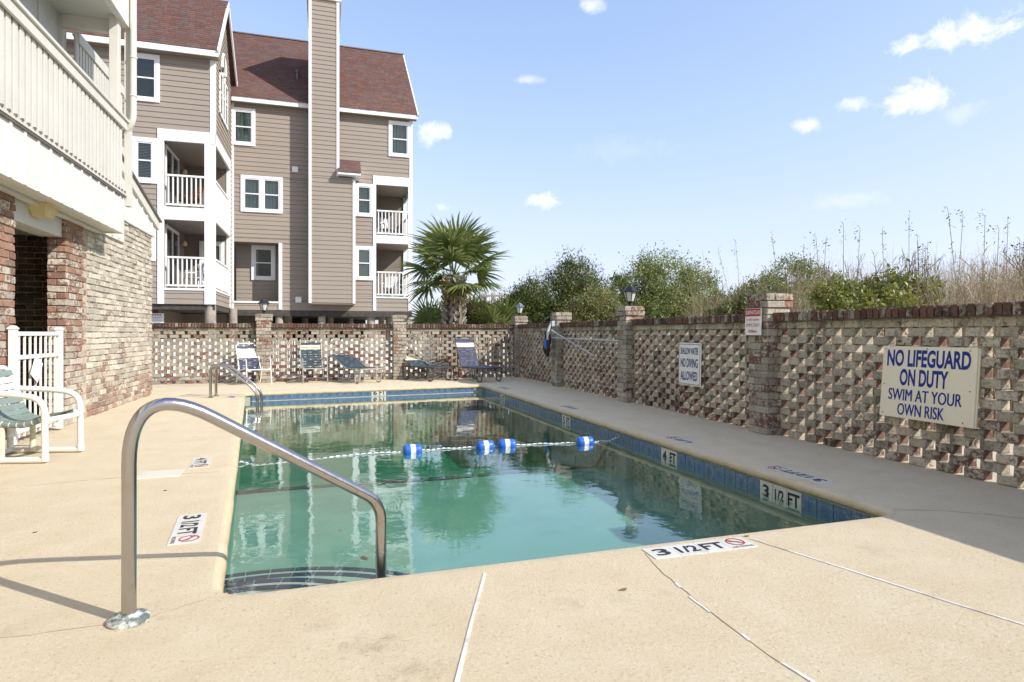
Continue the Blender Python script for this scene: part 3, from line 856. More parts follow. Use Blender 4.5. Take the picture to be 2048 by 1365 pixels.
# skimmer lid
sq = gp(320, 949)
o = tag(obj('skimmer_cover', MB().box(-.16, .16, -.13, .13, -.004, .006), simple('skimmer_plastic', (0.66, 0.62, 0.53), 0.5, var=0.1), bevel=.002), 'flat white rectangular skimmer cover let into the left pool deck', 'skimmer cover')
o.location = sq; o.rotation_euler = (0, 0, rad(4))

# ------------------------------------------------------------------ pierced brick walls
NC, CH = 16, 0.080
BL, BH = 0.156, 0.071
def brick_var(w, d, h, mat, n=4, j=0.003, bev=0.004):
    out = []
    for k in range(n):
        b = MB().box(-w / 2, w / 2, -d / 2, d / 2, -h / 2, h / 2)
        b.v = [tuple(c + R.uniform(-j, j) for c in v) for v in b.v]
        out.append(b.mesh('brick', mat, bevel=bev))
    return out
def MT(x, y, z, rz=0.0):
    return Matrix.Translation((x, y, z)) @ Matrix.Rotation(rz, 4, 'Z')
def pierced(wall, axis, s0, s1, face, thick_dir, mat, pillars, tops, BL=0.156):
    """axis 'y' runs along y at x=face..; thick_dir +1: wall body lies on the + side of its inner face"""
    st = brick_var(BL, 0.10, BH, mat); solid = brick_var(BL, 0.10, BH, mat, 3)
    cope = brick_var(0.098, 0.225, 0.058, M_cope_b, 4, 0.003)        # on edge, laid across
    cope = [c for c in cope]
    rz = math.pi / 2 if axis == 'y' else 0.0
    mid = face + thick_dir * 0.05
    P = Pieces('brick', 'bricks_further_off'); PC = Pieces('coping_brick', 'coping_bricks_further_off'); PP = Pieces('pillar_brick', 'pillar_bricks_further_off')
    mort = MB()
    def put(s): return (mid, s) if axis == 'y' else (s, mid)
    def blocked(s, half):
        return any(abs(s - q) < 0.10 for q in pillars)
    pitch = 0.243
    for c in range(NC):
        z = CH * c + BH / 2 + 0.004
        solid_row = c == NC - 1
        pt = 0.157 if solid_row else pitch
        k0 = int((s1 - s0) / pt)
        for k in range(k0 + 1):
            s = s0 + (k + 0.5 * (c % 2)) * pt
            if blocked(s, BL / 2): continue
            x, y = put(s + R.uniform(-.004, .004))
            dx = R.uniform(-.004, .004)
            if axis == 'y': x += dx
            else: y += dx
            P.add(R.choice(solid if solid_row else st), MT(x, y, z + R.uniform(-.0015, .0015), rz + R.uniform(-.012, .012)), wall, BL * BH)
            if c < NC - 1:
                for sg in (-1, 1):      # bed joint under the overlap
                    m0 = s + sg * 0.06075; hw = 0.0165
                    a, b_ = m0 - hw, m0 + hw; zz = CH * (c + 1)
                    t0, t1 = face + thick_dir * .006, face + thick_dir * .096
                    t0, t1 = min(t0, t1), max(t0, t1)
                    if axis == 'y': mort.box(t0, t1, a, b_, zz - .0045, zz + .0065)
                    else: mort.box(a, b_, t0, t1, zz - .0045, zz + .0065)
    zt = NC * CH
    if axis == 'y': mort.box(mid - .045, mid + .045, s0, s1, zt - .07, zt + .085)
    else: mort.box(s0, s1, mid - .045, mid + .045, zt - .07, zt + .085)
    obj('mortar', mort, M_mortar, wall, kind='stuff')
    s = s0
    while s < s1:
        if not any(abs(s - q) < 0.15 for q in pillars):
            x, y = put(s)
            M = MT(x, y, zt + 0.004 + 0.05, rz) @ Matrix.Rotation(R.uniform(-.02, .02), 4, 'Z') @ Matrix.Rotation(math.pi / 2, 4, 'Y')
            PC.add(R.choice(cope), M, wall, .06 * .1)
        s += 0.0665
    pb = brick_var(0.212, 0.105, BH, M_pillar, 5, .004); cb = brick_var(0.24, 0.13, BH, M_pillar, 4, .004)
    for q, zt_n in zip(pillars, tops):
        x, y = put(q)
        x += 0.06 * (-thick_dir if axis == 'y' else 0) + (0.03 if axis == 'y' else 0); y += (-0.05 if axis == 'x' else 0)
        core = obj('pillar', MB().box(x - .147, x + .147, y - .147, y + .147, 0, zt_n * CH - .01), M_mortar, wall)
        for c in range(zt_n):
            z = CH * c + BH / 2 + .004
            big = zt_n - 2 <= c < zt_n
            me_l, hw = (cb, .055) if big else (pb, .0535)
            hand = 1 if c % 2 else -1
            rr_ = R.uniform(-.008, .008)
            for k in range(4):
                a = k * math.pi / 2
                off = Vector((hand * hw, -hw * 1.97 if not big else -.118, 0)); 
                off.rotate(Matrix.Rotation(a, 3, 'Z'))
                PP.add(R.choice(me_l), MT(x + off.x, y + off.y, z, a + rr_), core, .2 * .066)
        obj('pillar_cap', MB().box(x - .15, x + .15, y - .15, y + .15, zt_n * CH - .02, zt_n * CH + .004), M_mortar, core, bevel=.004)
    P.flush(wall); PC.flush(wall); PP.flush(wall)
side_wall = thing('pierced_brick_wall', 'long shaded brick screen wall with square holes along the right side of the pool', 'wall', (5.0, 6, 0))
for_side = [12.4, 9.25, 5.88, 2.6, -0.7]
def rel(o, par):
    pass
side_wall.location = (0, 0, 0)
pierced(side_wall, 'y', -4.0, 15.42, XR_, 1, M_brick_r, for_side, [20, 20, 20, 20, 20])
back_wall = thing('pierced_brick_wall', 'sunlit brick screen wall with square holes across the far end of the pool', 'wall', (0, 0, 0))
pierced(back_wall, 'x', -4.6, 4.9, YB_, 1, M_brick_b, [-1.37, 1.77, 4.93], [20, 20, 20], 0.174)

# ------------------------------------------------------------------ lanterns on the pillars
def lantern(x, y, z, label, roofm, group, s=1.0):
    t = thing('lantern', label, 'lantern', (x, y, z), rad(20), group); t.scale = (s, s, s)
    obj('lantern_base', MB().lathe([(.055, 0), (.055, .012), (.028, .03), (.022, .055), (.05, .07), (.066, .075), (.066, .085)], n=16), M_lamp_b, t, smooth=True)
    r0, r1, z0, z1 = .062, .112, .085, .245
    for k in range(6):
        a, b_ = k * math.pi / 3, (k + 1) * math.pi / 3
        g = MB().quad((r0 * math.cos(a), r0 * math.sin(a), z0), (r0 * math.cos(b_), r0 * math.sin(b_), z0), (r1 * math.cos(b_), r1 * math.sin(b_), z1), (r1 * math.cos(a), r1 * math.sin(a), z1))
        obj('glass_pane', g, M_frost, t)
        obj('frame_bar', MB().bar((r0 * math.cos(a), r0 * math.sin(a), z0), (r1 * math.cos(a), r1 * math.sin(a), z1), .012, .012), M_lamp_b, t)
    obj('lamp_bulb', MB().lathe([(.012, .085), (.014, .11), (.03, .14), (.034, .165), (.026, .19), (.004, .2)], n=12), M_bulb, t, smooth=True)
    obj('lantern_roof', MB().lathe([(.150, .238), (.150, .250), (.122, .268), (.088, .305), (.062, .327), (.060, .333), (.030, .345), (.012, .349), (.010, .36), (.002, .368)], n=6), roofm, t)
    return t
zl = 20 * CH
lantern(4.92, 9.25, zl + .004, 'black lantern with frosted glass on the right wall pillar left of the shallow water sign', M_lamp_b, 'pillar lanterns')
lantern(4.93, 15.40, zl + .004, 'lantern with a sunlit grey cap on the corner pillar in front of the dark bushes', M_lamp_g, 'pillar lanterns', 1.0)
lantern(-1.37, 15.40, zl + .004, 'black lantern on the back wall pillar in front of the taupe apartment house', M_lamp_b, 'pillar lanterns', 1.0)

# ------------------------------------------------------------------ signs
def board(name, label, cat, o_, r_, u_, w, h, t_, mat, bev=.003):
    th = thing(name, label, cat)
    th.matrix_basis = frame_M(o_, r_, u_)
    obj('sign_panel', MB().box(-w / 2, w / 2, -h / 2, h / 2, -t_, 0), mat, th, bevel=bev)
    return th
M_signw = simple('cream_sign_face', (0.80, 0.735, 0.56), 0.4, var=0.04, nscale=2)
a_, b_ = on_x(1762, 692, 4.84), on_x(1957, 697, 4.84); c_, d_ = on_x(1750, 830, 4.79), on_x(1947, 855, 4.79)
w = (a_.y - b_.y) * .97; h = 0.63
ctr = Vector((4.845, (a_.y + b_.y) / 2 + .012, (a_.z + c_.z) / 2 + .0))
s = board('pool_sign', 'large cream sign reading NO LIFEGUARD ON DUTY SWIM AT YOUR OWN RISK in blue', 'sign', ctr, (0, -1, 0), (0.085, 0, 1), w, h, .012, M_signw)
obj('sign_backing', MB().box(-w / 2 + .004, w / 2 + .008, -h / 2, h / 2 - .005, -.032, -.013), M_signw, s, bevel=.004)
text_on('NO LIFEGUARD', w * .89, .150, .0, h * .335, .001, M_blueink, s, bold=.035)
text_on('ON DUTY', w * .52, .148, -.02, h * .07, .001, M_blueink, s, bold=.035)
for dx_ in (-.0025, .0025):
    text_on('SWIM AT YOUR', w * .78, .102, -.01 + dx_, -h * .175, .001 + abs(dx_ + .0025) * .15, M_blueink, s)
for dx_ in (-.0025, .0025):
    text_on('OWN RISK', w * .50, .102, -.03 + dx_, -h * .375, .001 + abs(dx_ + .0025) * .15, M_blueink, s)
for sx_, sy_ in ((-.93, .92), (.86, .92), (-.93, -.08), (.90, -.1), (-.93, -.9), (.80, -.9), (0, .94)):
    obj('screw_head', MB().lathe([(.006, 0), (.006, .002), (.003, .003)], (sx_ * w / 2, sy_ * h / 2, 0), 8), M_gutter, s)
for xx in (-.33, .37):
    obj('hanging_wire', MB().tube([(xx, h / 2 - .01, .003), (xx + .003, h / 2 + .10, -.03)], .0018, 5), M_galv, s)
a_, b_ = on_x(1358, 686, 4.86), on_x(1402, 684, 4.86); c_ = on_x(1356, 768, 4.86)
w, h = a_.y - b_.y, 0.60
s = board('pool_sign', 'white sign reading SHALLOW WATER NO DIVING ALLOWED hung on the shaded wall', 'sign', Vector((4.85, (a_.y + b_.y) / 2, (a_.z + c_.z) / 2)), (0, -1, 0), (0.02, 0, 1), w, h, .025, simple('white_sign_face', (.82, .80, .72), .4, var=.04), .012)
text_on('SHALLOW WATER', w * .80, .095, 0, h * .305, .002, M_blueink, s, bold=.02)
text_on('NO DIVING', w * .78, .125, 0, h * .03, .002, M_blueink, s, bold=.02)
text_on('ALLOWED', w * .76, .125, 0, -h * .27, .002, M_blueink, s, bold=.02)
bm_ = MB()
for (x0, x1, y0, y1) in ((-.47, .47, .455, .465), (-.47, .47, -.465, -.455), (-.475, -.465, -.46, .46), (.465, .475, -.46, .46)):
    bm_.quad((x0 * w, y0 * h, .0015), (x1 * w, y0 * h, .0015), (x1 * w, y1 * h, .0015), (x0 * w, y1 * h, .0015))
obj('sign_border', bm_, M_blueink, s)
for sx_, sy_ in ((0, .475), (0, -.475), (.44, .46), (.44, -.44)):
    obj('screw_head', MB().lathe([(.006, 0), (.006, .002), (.003, .003)], (sx_ * w, sy_ * h, 0), 8), M_gutter, s)
a_, b_ = on_x(1497, 618, 4.74), on_x(1528, 616, 4.74); c_ = on_x(1497, 671, 4.74)
w, h = a_.y - b_.y + .01, a_.z - c_.z
s = board('notice_sign', 'small white notice of pool closing time with a red heading on a brick pillar', 'sign', Vector((4.695, (a_.y + b_.y) / 2, (a_.z + c_.z) / 2)), (0, -1, 0), (0, 0, 1), w, h, .008, simple('notice_face', (.82, .78, .74), .4, var=.04))
obj('sign_header', MB().quad((-w * .48, h * .20, .001), (w * .48, h * .20, .001), (w * .48, h * .485, .001), (-w * .48, h * .485, .001)), M_redink, s)
M_ltw = simple('white_lettering', (.8, .78, .74), .5)
text_on('SURFWATCH III', w * .84, h * .15, 0, h * .345, .0025, M_ltw, s, bold=.02)
text_on('Per DHEC regulations', w * .82, h * .11, 0, h * .07, .0025, M_redink, s)
text_on('THIS POOL CLOSES AT', w * .84, h * .11, 0, -h * .12, .0025, M_redink, s)
text_on('8:00pm', w * .52, h * .13, 0, -h * .36, .0025, M_redink, s, bold=.015)

# ------------------------------------------------------------------ rescue gear on the second pillar
XG = 4.66
def pole(name, label, p0, p1, r):
    return tag(obj(name, MB().tube([p0, p1], r, 10), M_galv, smooth=True), label, 'pole')
g0 = on_x(1104, 676, XG); g1 = on_x(1238, 682, XG + .0)
pole('reach_pole', 'long grey aluminium reach pole lying level along the shaded wall', g0, g1, .016)
g2 = on_x(1103, 661, XG - .05); g3 = on_x(1188, 712, XG + .1)
pole('skimmer_pole', 'grey pole slanting down along the shaded wall below the level pole', g2, g3, .016)
k0 = on_x(1103, 645, XG - .02); k1 = on_x(1098, 680, XG - .09)
hk = thing('pole_bracket', 'grey curved plastic pole bracket fixed to the brick pillar above a dark net', 'bracket', (0, 0, 0))
pth = []
for k in range(9):
    t = k / 8; pth.append((k0.x + (k1.x - k0.x) * t - .05 * math.sin(t * 2.6), k0.y + (k1.y - k0.y) * t, k0.z + (k1.z - k0.z) * t))
obj('bracket_arm', MB().tube(pth, [.03 - .006 * abs(k / 4 - 1) for k in range(9)], 10), M_galv, hk, smooth=True)
obj('bracket_plate', MB().box(k0.x - .01, k0.x + .06, k0.y - .05, k0.y + .05, k0.z - .09, k0.z + .03), M_galv, hk, bevel=.006)
nb_ = on_x(1094, 686, XG - .05)
net = thing('life_net', 'dark life ring net with a blue sleeve hanging from the pillar bracket', 'life ring', nb_)
rp = [(.02 * math.sin(a * 3), .16 * math.cos(a) * .75, .25 * math.sin(a) - .02) for a in [2 * math.pi * k / 24 for k in range(25)]]
obj('hoop', MB().tube(rp, .035, 8), M_lamp_b, net, smooth=True)
nm = MB()
for k in range(-4, 5):
    nm.bar((.02, k * .03, -.2 + abs(k) * .02), (.03, k * .03, .2 - abs(k) * .02), .008, .008)
    nm.bar((.025, -.11 + abs(k) * .01, k * .05), (.025, .11 - abs(k) * .01, k * .05), .008, .008)
obj('mesh_net', nm, M_lamp_b, net, kind='stuff')
obj('blue_sleeve', MB().tube([(-.035, -.06, -.13), (-.045, -.05, -.02), (-.035, -.05, .09)], [.035, .045, .035], 10), M_floatb, net, smooth=True)

# ------------------------------------------------------------------ handrail in front, grab rails at the far left
def bend(pts, r, k=10):
    P = [Vector(p) for p in pts]; out = [P[0]]
    for i in range(1, len(P) - 1):
        a = (P[i - 1] - P[i]); b_ = (P[i + 1] - P[i]); rr_ = min(r[i - 1] if isinstance(r, (list, tuple)) else r, a.length * .49, b_.length * .49)
        p0 = P[i] + a.normalized() * rr_; p2 = P[i] + b_.normalized() * rr_
        for j in range(k + 1):
            t = j / k; out.append(p0 * (1 - t) ** 2 + P[i] * 2 * t * (1 - t) + p2 * t * t)
    out.append(P[-1]); return out
rb = gp(258, 1243); re_ = Vector((0.275, 3.10, 0))
def on_line(u, v, A, B):      # point above the line A-B seen at pixel u,v
    d = ray(u, v); e = (B - A)
    k = (A.x * e.y - A.y * e.x) / (d.x * e.y - d.y * e.x)
    return Vector((d.x * k, d.y * k, H + d.z * k))
elb = on_line(762, 1005, rb, re_)
top = Vector((rb.x, rb.y, zat(792, 2.5) + .10))
tp2 = on_line(352, 800, rb, re_)
tp2.z += .0
sl0 = on_line(440, 842, rb, re_)
dirs_ = (elb - sl0).normalized()
# apex where the sloping bar meets the post's axis, kept round
t_ = (Vector((rb.x, rb.y, 0)) - sl0).dot(Vector((dirs_.x, dirs_.y, 0)).normalized()) / Vector((dirs_.x, dirs_.y)).length
apex = sl0 + dirs_ * t_
path = bend([(rb.x, rb.y, 0.0), (apex.x, apex.y, apex.z), (elb.x, elb.y, elb.z), (elb.x, elb.y, -0.27)], [.36, .10], 14)
hr = thing('handrail', 'large bent stainless steel pool handrail rising from the deck in the foreground', 'handrail', (rb.x, rb.y, 0))
off = -Vector((rb.x, rb.y, 0))
obj('rail_tube', MB().tube([p + off for p in path], .0268, 20), M_steel, hr, smooth=True)
obj('flange', MB().lathe([(.074, 0.0), (.077, .008), (.074, .018), (.062, .026), (.040, .031), (.034, .036), (.030, .036)], n=32), M_flange, hr, smooth=True)
obj('sleeve_joint', MB().lathe([(.0285, 0), (.0285, .004)], (elb.x + off.x, elb.y + off.y, zat(1103, 3.05)), 20), M_steel, hr)
lad = thing('pool_ladder', 'pair of arched stainless steel grab rails at the far left pool edge', 'ladder')
A = gp(421, 796); B = gp(432, 793)
for q in (A, B):
    e = Vector((q.x + .78, q.y - .05, 0))
    pp = bend([(q.x, q.y, 0), (q.x, q.y, .58), (q.x + .20, q.y, .58), (e.x - .12, e.y, .20), (e.x, e.y, .04), (e.x, e.y, -.75)], [.14, .14, .12, .1], 8)
    rl = obj('grab_rail', MB().tube(pp, .024, 12), M_steel, lad, smooth=True)
    obj('flange', MB().lathe([(.05, 0), (.05, .008), (.028, .02)], (q.x, q.y, 0), 16), M_steel, rl, smooth=True)
for z in (-.3, -.55):
    obj('ladder_tread', MB().box(A.x + .73, A.x + .85, min(A.y, B.y) - .05, max(A.y, B.y) - .05 + .02, z - .02, z), M_steel, lad)

# ------------------------------------------------------------------ float line
yl = 6.77
pa = gp(468, 930, WZ); pb_ = gp(1240, 882, WZ)
pa = Vector((pa.x - .06, pa.y, WZ + .03)); pb_ = Vector((pb_.x + .06, pb_.y, WZ + .06))
fl_px = [(825, 901), (970, 893), (1014, 890), (1170, 885)]
fpos = [gp(u, v, WZ + .015) for u, v in fl_px]
rope_pts = [pa]
prev = pa
knots = [pa] + fpos + [pb_]
rp = []
for a, b_ in zip(knots[:-1], knots[1:]):
    for k in range(14):
        t = k / 14; q = a.lerp(b_, t)
        sag = 0.0
        z = WZ + .008 + .004 * math.sin(k * 1.3)
        if a is knots[0] and k < 3: z = a.z + (WZ + .006 - a.z) * (k / 3)
        if b_ is knots[-1] and k > 9: z = WZ + .01 + (b_.z - WZ) * ((k - 9) / 5)
        if b_ is knots[1] and 2 <= k <= 7: z = WZ - .035 + .004 * k
        rp.append(Vector((q.x, q.y + .03 * math.sin(t * math.pi), z)))
rp.append(knots[-1])
tag(obj('float_rope', MB().tube(rp, .0085, 8), M_rope, smooth=True), 'white braided float rope stretched across the pool between its walls', 'rope')
o_r = bpy.data.objects['float_rope']
sp = MB()
tot = 0
for i in range(len(rp) - 1):
    a, b_ = rp[i], rp[i + 1]; L = (b_ - a).length; m = max(1, int(L / .045))
    for k in range(m):
        q = a.lerp(b_, (k + .5) / m); d = (b_ - a).normalized()
        q0 = q - d * .012; q1 = q + d * .012; 
        sp.tube([q0 + Vector((0, 0, .002)), q1 + Vector((0, 0, .002))], .0088, 6)
obj('blue_strand', sp, M_ropeb, o_r, kind='stuff')
for k, (q, nmx) in enumerate(zip(fpos, ('leftmost blue and white float on the rope', 'blue and white float in the middle of the rope, left of a close pair', 'blue and white float in the middle of the rope, right of a close pair', 'rightmost blue and white float on the rope near the right pool wall'))):
    d = (pb_ - pa); d.z = 0
    an = math.atan2(d.y, d.x) + R.uniform(-.15, .15)
    f = thing('rope_float', nmx, 'float', (q.x, q.y, WZ + .018), an, 'floats on the pool rope')
    Rr_ = .064
    def fc(prof, nm, mat):
        m_ = MB().lathe([(r, z) for r, z in prof], n=18)
        m_.v = [(z, x, y) for x, y, z in m_.v]
        return obj(nm, m_, mat, f, smooth=True)
    fc([(.02, -.105), (.045, -.10), (.060, -.085), (Rr_, -.065), (Rr_, -.028)], 'float_end', M_floatb)
    fc([(Rr_, -.028), (Rr_ * .985, -.026), (Rr_ * .985, .026), (Rr_, .028)], 'float_band', M_floatw)
    fc([(Rr_, .028), (Rr_, .065), (.060, .085), (.045, .10), (.02, .105)], 'float_end', M_floatb)
obj('rope_knot', MB().tube([pa + Vector((.02, 0, -.01)), pa + Vector((.10, .0, -.02))], .018, 8), M_ropeb, o_r, smooth=True)

# fallen leaves
def leaf_thing(q, z, s, label, rz):
    m_ = MB()
    W_ = [(-1, 0, .1), (-.5, .3, .25), (.1, .42, .1), (.7, .2, .22), (1.1, 0, .05), (.6, -.28, .3), (0, -.36, .12), (-.6, -.2, .3)]
    n0 = 0
    m_.v = [(x * s, y * s, .002 + zz * s) for x, y, zz in W_] + [(0.1 * s, 0, 0.0)] + [(x * s, y * s, -.001 + zz * s) for x, y, zz in W_] + [(0.1 * s, 0, -.003)]
    for k in range(8):
        m_.f.append((k, (k + 1) % 8, 8)); m_.f.append((9 + (k + 1) % 8, 9 + k, 17)); m_.f.append(((k + 1) % 8, k, 9 + k, 9 + (k + 1) % 8))
    o = obj('dry_leaf', m_, M_dryleaf); o.location = (q.x, q.y, z); o.rotation_euler = (.1, .1, rz)
    return tag(o, label, 'leaf', group='fallen dry leaves')
leaf_thing(gp(1247, 1181), .001, .022, 'curled brown leaf lying on the sunlit deck near the front', .4)
leaf_thing(gp(70, 1066), .001, .015, 'tiny dark dry leaf on the left deck beyond the handrail shadow', 1.0)
leaf_thing(gp(728, 1122, -.2), -.192, .05, 'brown leaf floating in the pool beside the handrail end', 1.9)
leaf_thing(gp(680, 1065, -.2), -.192, .018, 'small dark leaf floating in the pool left of the handrail', .9)
leaf_thing(gp(330, 982), .001, .012, 'tiny leaf scrap on the deck beside the skimmer lid', .2)
leaf_thing(gp(1493, 1074), .001, .02, 'dark leaf bit at the joint beside the front depth marker', .2)

# ------------------------------------------------------------------ white beach house on the left
XP, XW = -2.75, -3.1
house = thing('beach_house', 'cream beach house with slatted balcony over brick piers at the left edge', 'house')
ZS, ZT, ZR, YE = 2.58, 3.15, 4.19, 10.0
obj('fascia', MB().box(XP - .10, XP - .02, -3.0, YE, ZS, ZT - .02), M_cream2, house)
y = 3.0
bt = MB().box(-.012, .012, -.022, .022, -.278, .278).mesh('batten', M_cream2, bevel=.004)
while y < YE - .05:
    link('batten', bt, house, M=Matrix.Translation((XP - .016, y, (ZS + ZT) / 2 - .01))); y += .285
obj('fascia_cap', MB().box(XP - .09, XP + .022, -3.0, YE + .03, ZT - .03, ZT + .0), M_cream, house)
obj('drip_edge', MB().box(XP - .02, XP + .012, -3.0, YE + .03, ZT - .052, ZT - .032), M_gutter, house)
tb = MB().box(-.01, .014, -.012, .012, -.012, .012).mesh('cleat', M_gutter)
slat = MB().box(-.02, .018, -.042, .042, -.55, .49).mesh('slat', M_cream, bevel=.003)
obj('backing_board', MB().box(XP - .08, XP - .052, -3.0, YE, ZT + .03, ZR - .06), M_cream, house)
y = 3.2; k = 0
while y < YE - .04:
    link('slat', slat, house, M=Matrix.Translation((XP - .022 + R.uniform(-.002, .002), y, (ZT + ZR) / 2 + R.uniform(-.006, .006))))
    link('cleat', tb, house, M=Matrix.Translation((XP + .02, y + .06, ZT + .012)))
    y += .128; k += 1
obj('hand_rail', MB().box(XP - .075, XP + .06, -3.0, YE, ZR - .02, ZR + .025), M_cream, house, bevel=.006)
obj('rail_face', MB().box(XP + .002, XP + .035, -3.0, YE, ZR - .135, ZR - .022), M_cream, house, bevel=.004)
obj('upper_cap', MB().box(XP - .16, XP - .085, -3.0, YE, ZR + .03, ZR + .07), M_greywood, house, bevel=.005)
obj('soffit', MB().box(-8.0, XP - .105, -3.0, YE, ZS + .02, ZS + .10), M_cream, house)
obj('soffit_strip', MB().box(XW + .01, XW + .09, -3.0, YE - .1, ZS - .02, ZS + .018), M_cream, house, bevel=.005)
obj('soffit_end', MB().box(XW - .3, XP - .02, YE, YE + .03, ZS, ZS + .3), M_cream, house)
obj('balcony_floor', MB().box(-8.0, XP - .11, -3.0, YE, ZS + .30, ZT - .04), M_greywood, house)
# entry beam, recess lining and wall fixture
obj('entry_beam', MB().box(XW - .26, XW - .02, 7.55, 8.86, ZS - .24, ZS + .02), M_cream, house, bevel=.004)
obj('recess_ceiling', MB().box(-6.5, XW - .27, 5.0, 10.4, ZS - .02, ZS + .018), M_cream, house)
fx_ = on_x(98, 420, -2.98)
fm_ = MB().hexa([(-.07, -.11, -.07), (.07, -.11, -.07), (.07, .11, -.07), (-.07, .11, -.07), (-.10, -.16, .07), (.10, -.16, .07), (.10, .16, .07), (-.10, .16, .07)])
o = obj('porch_light', fm_, M_yellow, house, bevel=.008); o.location = (XW + .06, fx_.y, ZS - .055)
obj('porch_light_rim', MB().box(-.115, .115, -.175, .175, .06, .085), M_yellow, o, bevel=.004)
# brick of the ground floor
PW = Pieces('brick', 'bricks_further_off')
PPr = Pieces('pier_brick', 'pier_bricks_further_off')
wb = brick_var(.194, .09, .068, M_brick_w, 6, .007, .008)
pbk = brick_var(.198, .09, .072, M_brick_p, 6, .005, .006)
HW = 2.96
CHH = 0.083
def wall_x(y0, y1, X, ztop, pcs, mes, jit, z0=0.0):
    c = 0
    while z0 + c * CHH < ztop:
        s = y0 + (.1 if c % 2 else 0.0)
        a = y0
        while a < y1 - .02:
            L = .208 if not (c % 2 and a == y0) else .104
            b_ = min(a + L, y1)
            w = (b_ - a - .008) / .2
            M = MT(X - .045 + R.uniform(-jit, jit), (a + b_) / 2, z0 + c * CHH + .040, math.pi / 2 + R.uniform(-.02, .02)) @ Matrix.Diagonal((w, 1, 1, 1))
            pcs.add(R.choice(mes), M, house, .2 * .066 * .5); a = b_
        c += 1
def wall_y(x0, x1, Y, ztop, pcs, mes, jit):
    c = 0
    while c * CHH < ztop:
        a = x0
        while a < x1 - .02:
            L = .208 if not (c % 2 and a == x0) else .104
            b_ = min(a + L, x1); w = (b_ - a - .008) / .2
            M = MT((a + b_) / 2, Y + .045 + R.uniform(-jit, jit), c * CHH + .040, R.uniform(-.02, .02)) @ Matrix.Diagonal((w, 1, 1, 1))
            pcs.add(R.choice(mes), M, house, .2 * .066); a = b_
        c += 1
wall_x(9.65, 12.90, XW, HW, PW, wb, .010)
wall_x(8.86, 9.42, XW + .03, ZS - .02, PPr, pbk, .005)
# toothed joint between pier and wall
for c in range(30):
    yy = 9.42 + (.03 if c % 2 else .10)
    M = MT(XW - .05 - (.02 if c % 2 else 0), yy + .04, c * CHH + .040, math.pi / 2) @ Matrix.Diagonal((.52 if c % 2 else .7, 1, 1, 1))
    PPr.add(R.choice(pbk), M, house, .008)
wall_x(3.6, 7.56, XW + .03, ZS - .02, PPr, pbk, .006)
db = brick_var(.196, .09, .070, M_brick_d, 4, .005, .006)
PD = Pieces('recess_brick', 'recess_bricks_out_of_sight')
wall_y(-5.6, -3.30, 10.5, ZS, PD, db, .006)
wall_y(XW - .18, XW + .028, 8.86, ZS - .02, PPr, pbk, .004)
obj('mortar_backing', MB().box(XW - .17, XW - .014, 9.40, 12.895, 0, HW).box(XW - .17, XW + .012, 8.89, 9.40, 0, ZS - .03).box(XW - .17, XW + .012, -3.0, 7.54, 0, ZS).box(-6.5, -3.3, 10.512, 10.7, 0, ZS), M_mortar_w, house)
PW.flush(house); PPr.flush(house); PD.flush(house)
obj('house_body', MB().box(-8.5, XW - .31, 10.71, 12.88, 0, 2.9).box(-8.5, -6.51, -3.0, 10.7, 0, ZS).box(-6.5, XW - .31, -3.0, 5.0, 0, ZS), M_taupe, house)
# gable end strip of siding with its sloping rake above the brick wall
def rake_z(y): return 3.76 - (y - 11.2) * .262
gm_ = MB()
gm_.hexa([(XW - .1, YE - .05, HW), (XW + .03, YE - .05, HW), (XW + .03, 13.0, HW), (XW - .1, 13.0, HW), (XW - .1, YE - .05, rake_z(YE)), (XW + .03, YE - .05, rake_z(YE)), (XW + .03, 13.0, rake_z(13.0)), (XW - .1, 13.0, rake_z(13.0))])
gm_.box(XW - .08, XW + .027, YE - .05, 11.15, ZS + .02, HW - .001)
obj('gable_siding', gm_, M_cream2, house)
for k in range(9):
    y = 10.25 + k * .31
    obj('gable_batten', MB().box(XW + .031, XW + .048, y - .02, y + .02, (ZS + .05 if y < 11.1 else HW), rake_z(y) - .05), M_cream2, house)
obj('rake_board', MB().bar((XW + .05, YE - .1, rake_z(YE - .1) - .06), (XW + .05, 13.12, rake_z(13.12) - .06), .05, .17), M_cream, house)
obj('rake_edge', MB().bar((XW + .03, YE - .1, rake_z(YE - .1) + .035), (XW + .03, 13.16, rake_z(13.16) + .035), .16, .03), M_gutter, house)
obj('lean_to_roof', MB().hexa([(-8, YE, rake_z(YE)), (XW - .06, YE, rake_z(YE)), (XW - .06, 13.1, rake_z(13.1)), (-8, 13.1, rake_z(13.1)), (-8, YE, rake_z(YE) + .02), (XW - .06, YE, rake_z(YE) + .02), (XW - .06, 13.1, rake_z(13.1) + .02), (-8, 13.1, rake_z(13.1) + .02)]), M_shingle, house)
# upper balcony: wall, post, ceiling, header, rear slat rail, downspout
ZC = 5.6
obj('upper_wall', MB().box(-8, -3.55, -3, 10.05, ZT, ZC), M_greywood, house)
for y in (5.0, 6.4, 7.6, 8.6, 9.35):
    obj('wall_batten', MB().box(-3.552, -3.53, y - .04, y + .04, ZT, ZC), M_greywood, house)
obj('corner_board', MB().box(-3.60, -3.50, 9.96, 10.10, ZT, ZC), M_cream, house)
obj('porch_ceiling', MB().box(-8, XP - .05, -3, 10.05, ZC, ZC + .08), M_cream, house)
obj('porch_header', MB().box(-3.50, XP - .14, 9.94, 10.04, ZC - .17, ZC - .002), M_cream, house)
obj('roof_post', MB().box(XP - .135, XP - .02, 9.78, 9.90, ZR + .07, ZC), M_cream, house, bevel=.005)
obj('roof_fascia', MB().box(XP - .04, XP + .05, -3, YE + .08, ZC - .05, ZC + .5), M_cream2, house)
obj('upper_storey', MB().box(-8, XP - .06, -3, YE, ZC + .09, 9.0), M_cream2, house)
